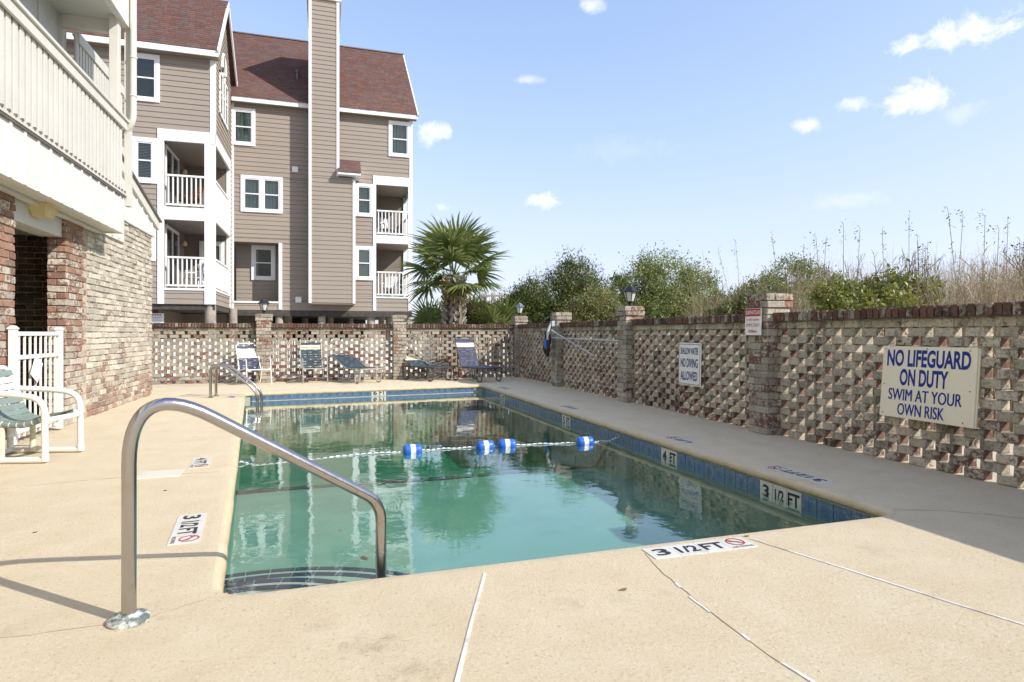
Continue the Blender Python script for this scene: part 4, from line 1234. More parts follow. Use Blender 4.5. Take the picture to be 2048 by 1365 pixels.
YR0, YR1 = 10.15, 12.2
obj('rear_landing', MB().box(-6, -3.42, YR0, 12.9, 2.97, 4.45), M_cream, house)
sl2 = MB().box(-.012, .012, -.04, .04, -.5, .45).mesh('slat', M_cream)
y = YR0
while y < YR1:
    link('slat', sl2, house, M=Matrix.Translation((-3.39, y, 4.95))); y += .115
obj('rear_rail_backing', MB().box(-3.43, -3.41, YR0, YR1, 4.46, 5.40), M_cream, house)
obj('rear_rail', MB().box(-3.45, -3.36, YR0, YR1 + .05, 5.40, 5.46), M_cream, house, bevel=.005)
obj('rear_rail_face', MB().box(-3.38, -3.355, YR0, YR1, 5.30, 5.398), M_cream, house)
obj('rear_wall', MB().box(-6, -4.3, 10.1, 12.4, 4.46, 7.0), M_greywood, house)
dsx = XP + .10
def dspout(zt, zb):
    pp = bend([(dsx, YE + .02, zt), (dsx, YE + .02, zb), (dsx - .14, YE + .10, zb - .20), (dsx - .28, YE + .16, zb - .22)], [.1, .1], 6)
    return pp
zb = on_y(250, 240, YE).z
o = obj('downspout', MB().tube(dspout(7.0, zb), .045, 10), M_cream, house, smooth=True)
for z in (zb + .35, zb + .9):
    obj('pipe_strap', MB().lathe([(.055, 0), (.055, .02)], (dsx, YE + .02, z), 12), M_cream, o)
obj('downspout_board', MB().box(XP - .02, XP + .05, YE + .05, YE + .17, 2.99, ZC + .4), M_cream, house)

# white picket gate in the opening, and the crooked card on it
gate = thing('pool_gate', 'white metal picket gate between the brick piers under the balcony', 'gate', (0, 0, 0))
XG2 = -3.02
for yy in (7.38, 8.50):
    pst = obj('gate_post', MB().box(XG2 - .032, XG2 + .032, yy - .032, yy + .032, .02, 1.19), M_alum, gate, bevel=.004)
    obj('post_cap', MB().lathe([(.055, 1.19), (.055, 1.20), (.03, 1.225), (.004, 1.23)], (XG2, yy, 0), 4, math.pi / 4), M_alum, pst)
for z in (1.145, .90, .14):
    obj('gate_rail', MB().box(XG2 - .018, XG2 + .018, 7.42, 8.46, z - .022, z + .022), M_alum, gate, bevel=.003)
pk = MB().box(-.009, .009, -.009, .009, -.54, .54).mesh('picket', M_alum)
for k in range(8):
    link('picket', pk, gate, M=Matrix.Translation((XG2, 7.50 + k * .126, .61)))
cm = on_x(73, 738, XG2 + .03)
card = thing('gate_card', 'tilted blank white card tied to the picket gate', 'card', (cm.x, cm.y, cm.z), 0)
cd = MB().hexa([(0, -.10, -.12), (.004, -.10, -.12), (.004, .10, -.12), (0, .10, -.12), (0, -.10, .12), (.004, -.10, .12), (.004, .10, .12), (0, .10, .12)])
o = obj('card_sheet', cd, M_white, card); o.rotation_euler = (rad(-32), 0, 0)

# ------------------------------------------------------------------ taupe apartment house
apt = thing('apartment_house', 'taupe lap-sided apartment house on pilings with a red-brown roof and tall chimney', 'house')
YF, YB, XB, XRt = 26.7, 22.8, -3.6, 3.62
BOARD = .182
SID = []      # (size, MB)
def cut(lo, hi, holes):
    segs = [(lo, hi)]
    for a, b_ in holes:
        ns = []
        for s0, s1 in segs:
            if b_ <= s0 or a >= s1: ns.append((s0, s1)); continue
            if a > s0: ns.append((s0, a))
            if b_ < s1: ns.append((b_, s1))
        segs = ns
    return [s for s in segs if s[1] - s[0] > .02]
def siding(axis, P0, a0, a1, z0, z1, holes=(), sgn=-1, lim=None):
    """boards on plane axis=P0 facing sgn; holes (a0,a1,z0,z1); lim(z)->(lo,hi)"""
    cuts = sorted({z0, z1} | {z0 + BOARD * k for k in range(int((z1 - z0) / BOARD) + 1)} | {h for q in holes for h in q[2:4] if z0 < h < z1})
    for zl_, zh in zip(cuts[:-1], cuts[1:]):
        if zh - zl_ < .004: continue
        zm = (zl_ + zh) / 2
        lo, hi = lim(zm) if lim else (a0, a1)
        hs = [(q[0], q[1]) for q in holes if q[2] < zm < q[3]]
        lap = abs(((zl_ - z0) / BOARD) - round((zl_ - z0) / BOARD)) < .02
        for s0, s1 in cut(lo, hi, hs):
            f0, f1 = sgn * .026, sgn * .006
            if not lap: f0 = sgn * (.006 + .02 * (1 - ((zl_ - z0) % BOARD) / BOARD))
            bk = -sgn * .03
            mb = MB()
            def pt(a, d, z): return (P0 + d, a, z) if axis == 'x' else (a, P0 + d, z)
            mb.hexa([pt(s0, f0, zl_), pt(s1, f0, zl_), pt(s1, bk, zl_), pt(s0, bk, zl_), pt(s0, f1, zh - .002), pt(s1, f1, zh - .002), pt(s1, bk, zh - .002), pt(s0, bk, zh - .002)])
            SID.append(((s1 - s0) * (zh - zl_) / (1 if axis == 'y' else 4), mb))
def flush_siding():
    SID.sort(key=lambda t: -t[0])
    for sz, mb in SID[:300]:
        obj('siding_board', mb, M_siding, apt)
    if len(SID) > 300:
        big = MB()
        for sz, mb in SID[300:]:
            off = len(big.v); big.v += mb.v; big.f += [tuple(i + off for i in f) for f in mb.f]
        obj('short_siding_boards', big, M_siding, apt, kind='stuff')
def rect(u0, u1, v0, v1, Y):
    a, b_ = on_y(u0, (v0 + v1) / 2, Y), on_y(u1, (v0 + v1) / 2, Y)
    um = (u0 + u1) / 2
    return (a.x, b_.x, on_y(um, v1, Y).z, on_y(um, v0, Y).z)
def window(r, Y, panes=1, fill='curtain', trim=.12, par=None, sashes=True):
    x0, x1, z0, z1 = r
    w = MB()
    d0, d1 = Y - .055, Y + .02
    w.box(x0, x0 + trim, d0, d1, z0, z1).box(x1 - trim, x1, d0, d1, z0, z1)
    w.box(x0 + trim, x1 - trim, d0, d1, z1 - trim, z1).box(x0 + trim, x1 - trim, d0 - .02, d1, z0, z0 + trim)
    if panes == 2:
        xm = (x0 + x1) / 2; w.box(xm - .07, xm + .07, d0 + .003, d1, z0 + trim, z1 - trim)
    win = obj('window', w, M_white, par or apt)
    cols = [(x0 + trim, x1 - trim)] if panes == 1 else [(x0 + trim, (x0 + x1) / 2 - .07), ((x0 + x1) / 2 + .07, x1 - trim)]
    zb_, zt_ = z0 + trim, z1 - trim; zm = (zb_ + zt_) / 2
    for (a, b_) in cols:
        s = MB(); f = .045
        s.box(a, a + f, d0 + .02, d0 + .05, zb_, zt_).box(b_ - f, b_, d0 + .02, d0 + .05, zb_, zt_)
        s.box(a + f, b_ - f, d0 + .02, d0 + .05, zt_ - f, zt_).box(a + f, b_ - f, d0 + .02, d0 + .05, zb_, zb_ + f).box(a + f, b_ - f, d0 + .01, d0 + .05, zm - f / 2, zm + f / 2)
        obj('sash', s, M_white, win)
        for q0, q1 in ((zb_ + f, zm - f / 2), (zm + f / 2, zt_ - f)):
            obj('pane', MB().box(a + f, b_ - f, d0 + .035, d0 + .041, q0, q1), M_pane, win)
        if fill in ('blind', 'blindw'):
            sl = MB(); z = zb_ + .02
            while z < zt_ - .03:
                sl.hexa([(a + .02, Y + .02, z), (b_ - .02, Y + .02, z), (b_ - .02, Y + .045, z + .028), (a + .02, Y + .045, z + .028), (a + .02, Y + .018, z + .004), (b_ - .02, Y + .018, z + .004), (b_ - .02, Y + .043, z + .032), (a + .02, Y + .043, z + .032)]); z += .05 if fill == 'blind' else .04
            obj('blind', sl, M_blind if fill == 'blind' else M_blindw, win, kind='stuff')
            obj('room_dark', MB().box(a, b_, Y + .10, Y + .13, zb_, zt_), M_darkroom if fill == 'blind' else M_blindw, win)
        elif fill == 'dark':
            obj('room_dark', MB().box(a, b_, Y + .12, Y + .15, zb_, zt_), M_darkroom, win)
        else:
            cm_ = MB(); k = 14
            P = [(a + (b_ - a) * i / k, Y + .06 + .018 * math.sin(i * 2.1)) for i in range(k + 1)]
            for p0, p1 in zip(P[:-1], P[1:]): cm_.quad((*p0, zb_), (*p1, zb_), (*p1, zt_), (*p0, zt_))
            obj('curtain', cm_, M_curtain, win)
    return win
ZB = 2.1
WA = rect(462.5, 511, 217, 292, YF); WBb = rect(481.5, 565.5, 353, 426, YF); WD = rect(777, 821, 244, 315, YF)
WE = rect(709.5, 747, 368, 434, YF); WF_ = rect(709.5, 746.5, 493, 561, YF)
rec = rect(466, 557, 485, 603, YF)
rp1 = rect(751, 815, 372, 473, YF); rp2 = rect(751, 815, 486, 596, YF)
PX0, PX1 = 2.09, XRt
pz = [2.62, 4.86, 5.14, 7.42]        # porch floor top, ceiling, floor top, ceiling
pz = [on_y(783, 594, YF).z, on_y(783, 487, YF).z, on_y(783, 472, YF).z, on_y(783, 371, YF).z]
def inset(r, m): return (r[0] + m, r[1] - m, r[2] + m, r[3] - m)
chx0, chx1, chx2 = -.617, .54, 1.18
YC = 26.05
holes = [inset(q, .05) for q in (WA, WBb, WD, WE, WF_)] + [rec, (PX0, XRt, pz[0], pz[1]), (PX0, XRt, pz[2], pz[3]), (chx0 + .05, chx1 - .05, 2.5, 12), (chx0 + .05, chx2 - .05, 2.5, 7.5)]
siding('y', YF, XB, XRt, ZB, 10.42, holes)
# bay on the left: front and side
GH = [inset(rect(261, 320, 109, 204, YB), .05), inset(rect(264, 315, 276, 367, YB), .05), inset(rect(258, 312, 447, 522, YB), .05)]
bx0 = on_y(327, 400, YB).x
bz = [on_y(372, 577, YB).z, on_y(372, 440, YB).z, on_y(372, 416, YB).z, on_y(372, 284, YB).z]
siding('y', YB, -9.0, XB, 2.13, 10.5, GH + [(bx0, XB, bz[0], bz[1]), (bx0, XB, bz[2], bz[3])])
YBK = 26.15
def gable(z):
    if z < 10.45: return (YB, YF)
    t = (z - 10.45) / 1.52
    return (YB + t, min(YF, 24.75 * 2 - YB - t))
siding('x', XB, YB, YF, 2.13, 13.2, [(YB, YBK, bz[0], bz[1]), (YB, YBK, bz[2], bz[3])], 1, gable)
# chimney front (two widths) and its left side
siding('y', YC, chx0, chx1, 7.57, 14.75, [])
siding('y', YC, chx0, chx2, 2.4, 7.57, [])
siding('x', chx0, YC, YF, 2.4, 10.2, [], -1)
flush_siding()
obj('chimney_body', MB().box(chx0 + .04, chx1 - .04, YC + .05, 28.6, 7.6, 14.7).box(chx0 + .04, chx2 - .04, YC + .05, YF + .1, 2.41, 7.55), M_taupe, apt)
for (x0, x1, za, zb_) in ((chx0 - .02, chx0 + .09, 2.38, 14.76), (chx1 - .09, chx1 + .02, 7.6, 14.76), (chx2 - .09, chx2 + .02, 2.38, 7.5)):
    obj('chimney_corner_trim', MB().box(x0, x1, YC - .045, YC + .06, za, zb_), M_white, apt)
obj('chimney_base_board', MB().box(chx0, chx2, YC - .02, YF, 2.34, 2.379), M_taupe, apt)
obj('chimney_cap', MB().box(chx0 - .10, chx1 + .10, YC - .10, 28.7, 14.76, 14.94), M_white, apt)
obj('chimney_flue', MB().box(-.30, .22, 26.4, 27.4, 14.94, 15.3), M_gutter, apt)
# little shed roof over the chimney shoulder
def shingles(name, o_, ex, ey, w, h, par, skip=None, tabw=.30, course=.14):
    """o_: lower-left corner of the slope, ex along the eave, ey up the slope"""
    ex, ey = Vector(ex).normalized(), Vector(ey).normalized(); nn = ex.cross(ey).normalized()
    V, Fq = [], []
    rows = int(h / course) + 1
    for r_ in range(rows):
        s = -tabw * R.random()
        while s < w:
            tw = tabw * R.uniform(.55, 1.15)
            a, b_ = max(s, 0), min(s + tw - .006, w)
            s += tw
            if b_ - a < .02: continue
            y0, y1 = r_ * course - R.uniform(0, .008), min((r_ + 1) * course + .04, h)
            if y1 <= y0: continue
            if skip and skip(a, b_, y0): continue
            e0, e1 = .016 + R.uniform(0, .006), .004
            n0 = len(V)
            for (x_, y_, e_) in ((a, y0, 0), (b_, y0, 0), (a, y0, e0), (b_, y0, e0), (a, y1, e1), (b_, y1, e1)):
                V.append(tuple(Vector(o_) + ex * x_ + ey * y_ + nn * e_))
            Fq += [(n0, n0 + 1, n0 + 3, n0 + 2), (n0 + 2, n0 + 3, n0 + 5, n0 + 4)]
    me = np_mesh(name, V, Fq, M_shingle)
    return link(name, me, par, kind='stuff')
obj('shoulder_roof', MB().hexa([(.50, 25.72, 7.62), (1.40, 25.72, 7.62), (1.40, 26.69, 7.62), (.50, 26.69, 7.62), (.50, 25.72, 7.70), (1.40, 25.72, 7.70), (1.36, 26.69, 8.42), (.50, 26.69, 8.42)]), M_white, apt)
shingles('shoulder_shingles', (.48, 25.70, 7.71), (1, 0, 0), (0, .99, .735), .94, 1.24, apt)
# windows
window(WA, YF); window(WBb, YF, 2); window(WD, YF); window(WE, YF); window(WF_, YF, 1, 'blindw')
window(rect(261, 320, 109, 204, YB), YB, 1, 'dark'); window(rect(264, 315, 276, 367, YB), YB, 1, 'blind', .14); window(rect(258, 312, 447, 522, YB), YB, 1, 'blind', .14)
# recess at the lower left of the main front
yr = YF + .95
obj('recess_wall', MB().box(rec[0], rec[1], yr, yr + .1, rec[2], rec[3]).box(rec[0], rec[1], YF + .03, yr, rec[3], rec[3] + .05).box(rec[0], rec[1], YF + .03, yr, rec[2] - .05, rec[2]).box(rec[1], rec[1] + .05, YF + .03, yr, rec[2], rec[3]), M_taupe, apt)
z = rec[2]
rs_ = MB()
while z < rec[3] - .1:
    rs_.hexa([(rec[0], yr - .02, z), (rec[1], yr - .02, z), (rec[1], yr, z), (rec[0], yr, z), (rec[0], yr - .004, z + .18), (rec[1], yr - .004, z + .18), (rec[1], yr, z + .18), (rec[0], yr, z + .18)]); z += .182
obj('recess_boards', rs_, M_siding, apt, kind='stuff')
window(rect(503, 551, 492, 561, yr), yr - .02, 1, 'blindw', .13)
obj('recess_post', MB().box(rec[1] + .01, rec[1] + .14, YF - .06, YF + .02, 2.12, rec[3]), M_white, apt)
obj('recess_sill', MB().box(rec[0], rec[1], YF - .06, YF + .02, rec[2] - .07, rec[2]), M_white, apt)
obj('corner_trim', MB().box(XB - .0, XB + .10, YF - .03, YF - .007, 2.13, 10.4).box(XRt - .11, XRt + .03, YF - .04, YF + .06, 2.12, 10.4), M_white, apt)
# eaves and roofs
YE_, ZE = 26.38, 10.42
rl = 1.0
obj('eave_board', MB().box(XB + .05, chx0 - .02, YE_, YE_ + .05, ZE - .02, ZE + .17).box(chx1 + .02, 3.84, YE_, YE_ + .05, ZE - .02, ZE + .17), M_white, apt)
obj('eave_soffit', MB().box(XB + .05, 3.8, YE_ + .05, YF, ZE - .02, ZE + .02), M_taupe, apt)
yrg, zrg = 31.6, 15.45
sl = Vector((0, yrg - YE_, zrg - (ZE + .17))); 
obj('roof_deck', MB().hexa([(-9, YE_ + .02, ZE + .15), (3.82, YE_ + .02, ZE + .15), (3.82, yrg, zrg - .02), (-9, yrg, zrg - .02), (-9, YE_ + .02, ZE + .06), (3.82, YE_ + .02, ZE + .06), (3.82, yrg, zrg - .12), (-9, yrg, zrg - .12)]), M_taupe, apt)
shingles('roof_shingles', (-4.6, YE_ - .03, ZE + .16), (1, 0, 0), sl, 8.44, sl.length + .02, apt, skip=lambda a, b_, y: False)
obj('back_roof', MB().quad((-9, yrg, zrg - .01), (3.84, yrg, zrg - .01), (3.84, 36.9, ZE), (-9, 36.9, ZE)), M_shingle, apt)
obj('ridge_cap', MB().bar((-9, yrg, zrg + .01), (3.86, yrg, zrg + .01), .22, .05), M_gutter, apt)
obj('rake_trim', MB().bar((3.84, YE_ - .02, ZE + .09), (3.84, yrg, zrg - .07), .05, .17), M_white, apt)
obj('right_wall', MB().poly([(XRt - .02, YF, pz[3]), (XRt - .02, 36.6, pz[3]), (XRt - .02, 36.6, 10.5), (XRt - .02, yrg, 15.3), (XRt - .02, YF, 10.5)]).box(XRt - .1, XRt - .02, YF + 2.3, 36.6, 2.1, pz[3]), M_taupe, apt)
obj('back_wall', MB().box(-9, XRt, 36.5, 36.6, 2.1, 10.5), M_taupe, apt)
obj('vent_pipe', MB().lathe([(.05, 0), (.05, .3), (.09, .31), (.09, .38), (.02, .42)], (-1.15, 28.1, ZE + .17 + (28.1 - YE_) * sl.z / sl.y), 10), M_gutter, apt)
# roof over the bay
yg, zg = 24.75, 13.45
sb = Vector((0, yg - 22.45, zg - 10.60))
shingles('bay_shingles', (-9, 22.42, 10.62), (1, 0, 0), sb, 9 - 3.42, sb.length, apt)
obj('bay_roof_deck', MB().hexa([(-9, 22.47, 10.52), (-3.44, 22.47, 10.52), (-3.44, yg, zg - .08), (-9, yg, zg - .08), (-9, 22.47, 10.60), (-3.44, 22.47, 10.60), (-3.44, yg, zg), (-9, yg, zg)]), M_taupe, apt)
obj('bay_roof_back', MB().quad((-9, yg, zg), (-3.42, yg, zg), (-3.42, 27.4, 11.0), (-9, 27.4, 11.0)), M_shingle, apt)
obj('bay_eave_board', MB().box(-9, -3.42, 22.42, 22.47, 10.42, 10.61), M_white, apt)
obj('bay_soffit', MB().box(-9, -3.45, 22.47, YB, 10.42, 10.45), M_taupe, apt)
obj('bay_rake_trim', MB().bar((-3.43, 22.42, 10.54), (-3.43, yg, zg - .09), .05, .2, (0, -1, 1)).bar((-3.43, yg, zg - .09), (-3.43, 27.3, 10.98), .05, .2, (0, 1, 1)), M_white, apt)
obj('bay_corner_trim', MB().box(XB - .13, XB + .03, YB - .035, YB - .008, bz[3], 10.42).box(XB + .008, XB + .035, YB - .03, YB + .13, bz[3], 10.42), M_white, apt)
# arched window group in the bay's side gable
y0, y1 = 23.7, 25.5
gw = MB()
for (a, b_, za, zb_) in ((y0, y0 + .62, 8.9, 10.5), (y0 + .62, y1 - .62, 8.9, 10.75), (y1 - .62, y1, 8.9, 10.5)):
    gw.box(XB - .02, XB + .055, a, a + .09, za, zb_).box(XB - .02, XB + .055, b_ - .09, b_, za, zb_).box(XB - .02, XB + .055, a, b_, zb_ - .1, zb_).box(XB - .02, XB + .06, a, b_, za, za + .1).box(XB - .02, XB + .05, a, b_, 9.75, 9.81)
ym = (y0 + y1) / 2
ar = [(XB + .03, ym + .42 * math.cos(t), 10.78 + .62 * math.sin(t)) for t in [math.pi * k / 14 for k in range(15)]]
gw.tube(ar, .055, 6)
gwo = obj('window', gw, M_white, apt)
obj('pane', MB().box(XB + .028, XB + .036, y0 + .09, y1 - .09, 9.0, 10.4).poly([(XB + .034, p_[1], p_[2]) for p_ in ar]), M_pane, gwo)
obj('room_dark', MB().box(XB + .026, XB + .0275, y0 + .09, y1 - .09, 9.0, 10.4), M_darkroom, gwo)
# ---- left porches
def porch(x0, x1, yf, yb, zf, zc, railside, nm):
    p_ = MB()
    p_.box(x0 - .06, x0 - .031, yf + .03, yb, zf, zc)                      # left wall
    p_.box(x0 - .06, x1 + .0, yb, yb + .08, zf, zc)                         # back wall
    obj('porch_wall', p_, M_porch_in, apt)
    obj('porch_floor', MB().box(x0 - .06, x1 - .03, yf + .031, yb, zf - .20, zf - .01), M_taupe, apt)
    obj('porch_ceiling', MB().box(x0 - .06, x1 - .03, yf + .031, yb, zc, zc + .16), M_ceil, apt)
def railing(p0, p1, zf, hh=.98, step=.135, gap=.09):
    p0, p1 = Vector(p0), Vector(p1); L = (p1 - p0).length; d = (p1 - p0) / L
    r_ = obj('railing', MB().bar((*p0.xy, zf + hh), (*p1.xy, zf + hh), .09, .06).bar((*p0.xy, zf + gap), (*p1.xy, zf + gap), .06, .06), M_white, apt)
    me = MB().box(-.02, .02, -.02, .02, gap, hh - .03).mesh('baluster', M_white)
    k = int(L / step)
    for i in range(k):
        q = p0 + d * (L * (i + .5) / k)
        link('baluster', me, r_, M=Matrix.Translation((q.x, q.y, zf)))
    return r_
porch(bx0, XB, YB, YBK, bz[0] + .02, bz[1], True, 'a'); porch(bx0, XB, YB, YBK, bz[2] + .02, bz[3], True, 'b')
cxp = on_y(416, 300, YB).x
for z0_, z1_ in ((bz[0], bz[1]), (bz[2], bz[3])):
    railing((bx0 + .08, YB, 0), (cxp - .02, YB, 0), z0_ + .0, 1.03 if z0_ == bz[0] else 1.06)
    railing((XB - .04, YB + .2, 0), (XB - .04, YBK - .05, 0), z0_ + .0, 1.03)
    # sliding door on the inner left wall
    dr = obj('sliding_door', MB().box(bx0 - .031, bx0 + .01, YB + .35, YB + .43, z0_ + .03, z0_ + 2.08).box(bx0 - .031, bx0 + .01, YB + 1.25, YB + 1.33, z0_ + .03, z0_ + 2.08).box(bx0 - .031, bx0 + .01, YB + 2.15, YB + 2.23, z0_ + .03, z0_ + 2.08).box(bx0 - .031, bx0 + .012, YB + .35, YB + 2.23, z0_ + 2.08, z0_ + 2.18), M_white, apt)
    obj('pane', MB().box(bx0 - .02, bx0 - .012, YB + .43, YB + 2.15, z0_ + .05, z0_ + 2.08), M_pane, dr)
    obj('porch_lamp', MB().lathe([(.02, 0), (.09, .03), (.10, .10), (.07, .18), (.02, .2)], (bx0 + .09, YB + 2.7, z0_ + 1.75), 12), M_yellow, apt, smooth=True)
W3 = [on_y(405, 520, YBK).x, on_y(449, 520, YBK).x]
window((W3[0] - .1, min(W3[1], XB - .12), on_y(430, 572, YBK).z, on_y(430, 484, YBK).z), YBK - .03, 1, 'blindw')
obj('bay_post', MB().box(XB - .30, XB - .115, YB - .05, YB + .12, 2.13, bz[3] - .0).box(XB - .112, XB + .03, YB - .04, YB + .10, 2.13, bz[3]), M_white, apt)
obj('bay_left_post', MB().box(bx0 - .17, bx0 + .02, YB - .05, YB + .03, 2.13, bz[3]), M_white, apt)
obj('bay_side_post', MB().box(XB - .1, XB + .04, YBK - .02, YBK + .10, 2.13, bz[3]), M_white, apt)
obj('porch_header', MB().box(bx0 - .17, XB + .035, YB - .055, YB + .03, bz[3] - .02, bz[3] + .36), M_white, apt)
obj('porch_side_header', MB().box(XB - .02, XB + .04, YB + .03, YBK + .1, bz[3] - .02, bz[3] + .36), M_white, apt)
obj('porch_floor_band', MB().box(bx0 + .02, XB - .30, YB - .05, YB + .03, bz[1] - .02, bz[2]), M_white, apt)
obj('porch_floor_band', MB().box(bx0 + .02, XB - .30, YB - .05, YB + .03, bz[0] - .07, bz[0]), M_white, apt)
obj('porch_side_band', MB().box(XB - .02, XB + .04, YB + .10, YBK, bz[1] - .02, bz[2]).box(XB - .02, XB + .04, YB + .10, YBK, bz[0] - .07, bz[0]), M_white, apt)
# ---- right porches
YBR = YF + 2.3
porch(PX0, XRt, YF, YBR, pz[0] + .02, pz[1], True, 'c'); porch(PX0, XRt, YF, YBR, pz[2] + .02, pz[3], True, 'd')
xa = PX0 - .02
obj('porch_post', MB().box(xa - .11, xa + .02, YF - .05, YF + .03, 2.12, pz[3] + .0).box(XRt - .16, XRt - .03, YF - .045, YF + .08, 2.12, pz[3]).box(XRt - .1, XRt + .02, YBR - .1, YBR, pz[0], pz[3]), M_white, apt)
obj('porch_header', MB().box(xa - .11, XRt + .02, YF - .055, YF + .03, pz[3] - .02, pz[3] + .36), M_white, apt)
obj('porch_floor_band', MB().box(xa + .02, XRt - .16, YF - .05, YF + .03, pz[1] - .02, pz[2]), M_white, apt)
obj('porch_floor_band', MB().box(xa + .02, XRt - .16, YF - .05, YF + .03, pz[0] - .07, pz[0]), M_white, apt)
obj('porch_side_band', MB().box(XRt - .03, XRt + .02, YF + .08, YBR, pz[1] - .02, pz[2]).box(XRt - .03, XRt + .02, YF + .08, YBR, pz[0] - .3, pz[0]).box(XRt - .03, XRt + .02, YF + .08, YBR, pz[3] - .25, pz[3]), M_white, apt)
for z0_ in (pz[0], pz[2]):
    railing((xa + .05, YF, 0), (XRt - .17, YF, 0), z0_, 1.05)
    railing((XRt - .04, YF + .1, 0), (XRt - .04, YBR - .1, 0), z0_, 1.05)
# small vents on the front
for (u, v, s_) in ((590.5, 340, .12), (597, 600, .12)):
    q = on_y(u, v, YF)
    obj('wall_vent', MB().box(q.x - s_, q.x + s_, YF - .09, YF - .02, q.z - s_, q.z + s_), M_white, apt, bevel=.02)
# ---- pilings and the dark space below
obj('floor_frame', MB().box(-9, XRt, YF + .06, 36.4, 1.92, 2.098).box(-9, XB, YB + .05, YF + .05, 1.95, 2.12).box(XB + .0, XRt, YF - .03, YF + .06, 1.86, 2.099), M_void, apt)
def piling(u, Y, r=.17):
    q = on_y(u, 640, Y)
    obj('piling', MB().lathe([(r * 1.05, -.05), (r, 1.0), (r * .97, 2.12)], (q.x, Y, 0), 14), M_piling, apt, smooth=True)
for u, Y, r in ((421, 23.0, .18), (466, 26.2, .16), (558.5, 26.9, .155), (576, 29.0, .17), (643.5, 26.9, .155), (742, 27.0, .17), (763, 29.5, .15), (777, 31.5, .16), (815, 27.0, .14), (660, 31, .16), (700, 33, .16), (610, 33, .16)):
    piling(u, Y, r)
obj('ground_floor_wall', MB().box(-9, -5.6, 23.3, 23.5, 0, 2.0).box(-5.62, -5.45, 23.5, 27.5, 0, 2.0).box(-5.45, -3.9, 27.4, 27.6, 0, 2.0).box(-9, -2.3, 30.0, 30.2, 0, 2.0), M_taupe, apt)
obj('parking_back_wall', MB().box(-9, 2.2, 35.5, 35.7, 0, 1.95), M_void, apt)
lt = MB()
for k in range(26):
    x = -2.0 + k * .16
    lt.bar((x, 34.0, .05), (x, 34.0, 1.9), .03, .04)
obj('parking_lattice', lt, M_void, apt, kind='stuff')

# warning sign on the ground-floor wall
q = on_y(314, 640, 23.26)
s = board('warning_sign', 'white notice with a red heading under the left corner of the taupe apartment house', 'sign', Vector((q.x, 23.26, q.z)), (1, 0, 0), (0, 0, 1), .42, .44, .015, M_white)
for k in range(4):
    obj('red_mark', MB().quad((-.15 + k * .075, .14, .002), (-.10 + k * .075, .14, .002), (-.10 + k * .075, .185, .002), (-.15 + k * .075, .185, .002)), M_redink, s)
for k in range(5):
    obj('text_line', MB().quad((-.16, .07 - k * .055, .002), (.16 - .05 * (k % 2), .07 - k * .055, .002), (.16 - .05 * (k % 2), .088 - k * .055, .002), (-.16, .088 - k * .055, .002)), M_blind, s)

# porch furniture
def porch_chair(label, loc, rz, mat, group='porch chairs of the apartment house'):
    t = thing('porch_chair', label, 'chair', loc, rz, group)
    obj('seat', MB().box(-.25, .25, -.25, .25, .38, .42), mat, t, bevel=.01)
    bk = MB()
    for k in range(5):
        x = -.2 + k * .1
        bk.bar((x, .24, .42), (x * 1.15, .38, 1.0 - abs(k - 2) * .03), .075, .02, (0, 1, 0))
    obj('backrest', bk, mat, t)
    for sx in (-1, 1):
        obj('arm', MB().box(sx * .30 - .045, sx * .30 + .045, -.28, .27, .60, .63), mat, t)
        for sy in (-1, 1):
            obj('leg', MB().bar((sx * .27, sy * .24, 0), (sx * .27, sy * .24, .60 if sy < 0 else .62), .045, .045), mat, t)
    return t
porch_chair('white porch chair behind the railing of the lower left porch', (-4.45, 23.7, bz[0] + .02), rad(-70), M_white)
porch_chair('second white porch chair near the corner post of the lower left porch', (-3.98, 24.4, bz[0] + .02), rad(160), M_white)
porch_chair('brown wooden chair behind the railing of the upper left porch', (-4.55, 23.8, bz[2] + .02), rad(-40), M_brownwood)
porch_chair('white porch chair behind the railing of the lower right porch', (2.75, 27.5, pz[0] + .02), rad(-20), M_white)
porch_chair('white porch chair at the side rail of the lower right porch', (3.2, 28.2, pz[0] + .02), rad(-100), M_white)
porch_chair('grey white chair behind the railing of the upper right porch', (2.65, 27.7, pz[2] + .02), rad(30), M_greywood)
# white picket fence right behind the back wall
pf = thing('picket_fence', 'low white picket fence seen through the holes of the back wall', 'fence')
YPF = 17.6
pk = MB().hexa([(-.055, 0, .04), (.055, 0, .04), (.055, .02, .04), (-.055, .02, .04), (-.055, 0, .93), (.055, 0, .93), (.055, .02, .93), (-.055, .02, .93)])
pk.hexa([(-.055, 0, .931), (.055, 0, .931), (.055, .02, .931), (-.055, .02, .931), (-.022, 0, 1.0), (.022, 0, 1.0), (.022, .02, 1.0), (-.022, .02, 1.0)])
pkm = pk.mesh('picket', M_white)
x = -4.4
while x < 3.7:
    link('picket', pkm, pf, M=Matrix.Translation((x, YPF, R.uniform(-.01, .01)))); x += .135
for z in (.25, .78):
    obj('fence_rail', MB().box(-4.5, 3.7, YPF + .021, YPF + .06, z - .04, z + .04), M_white, pf)

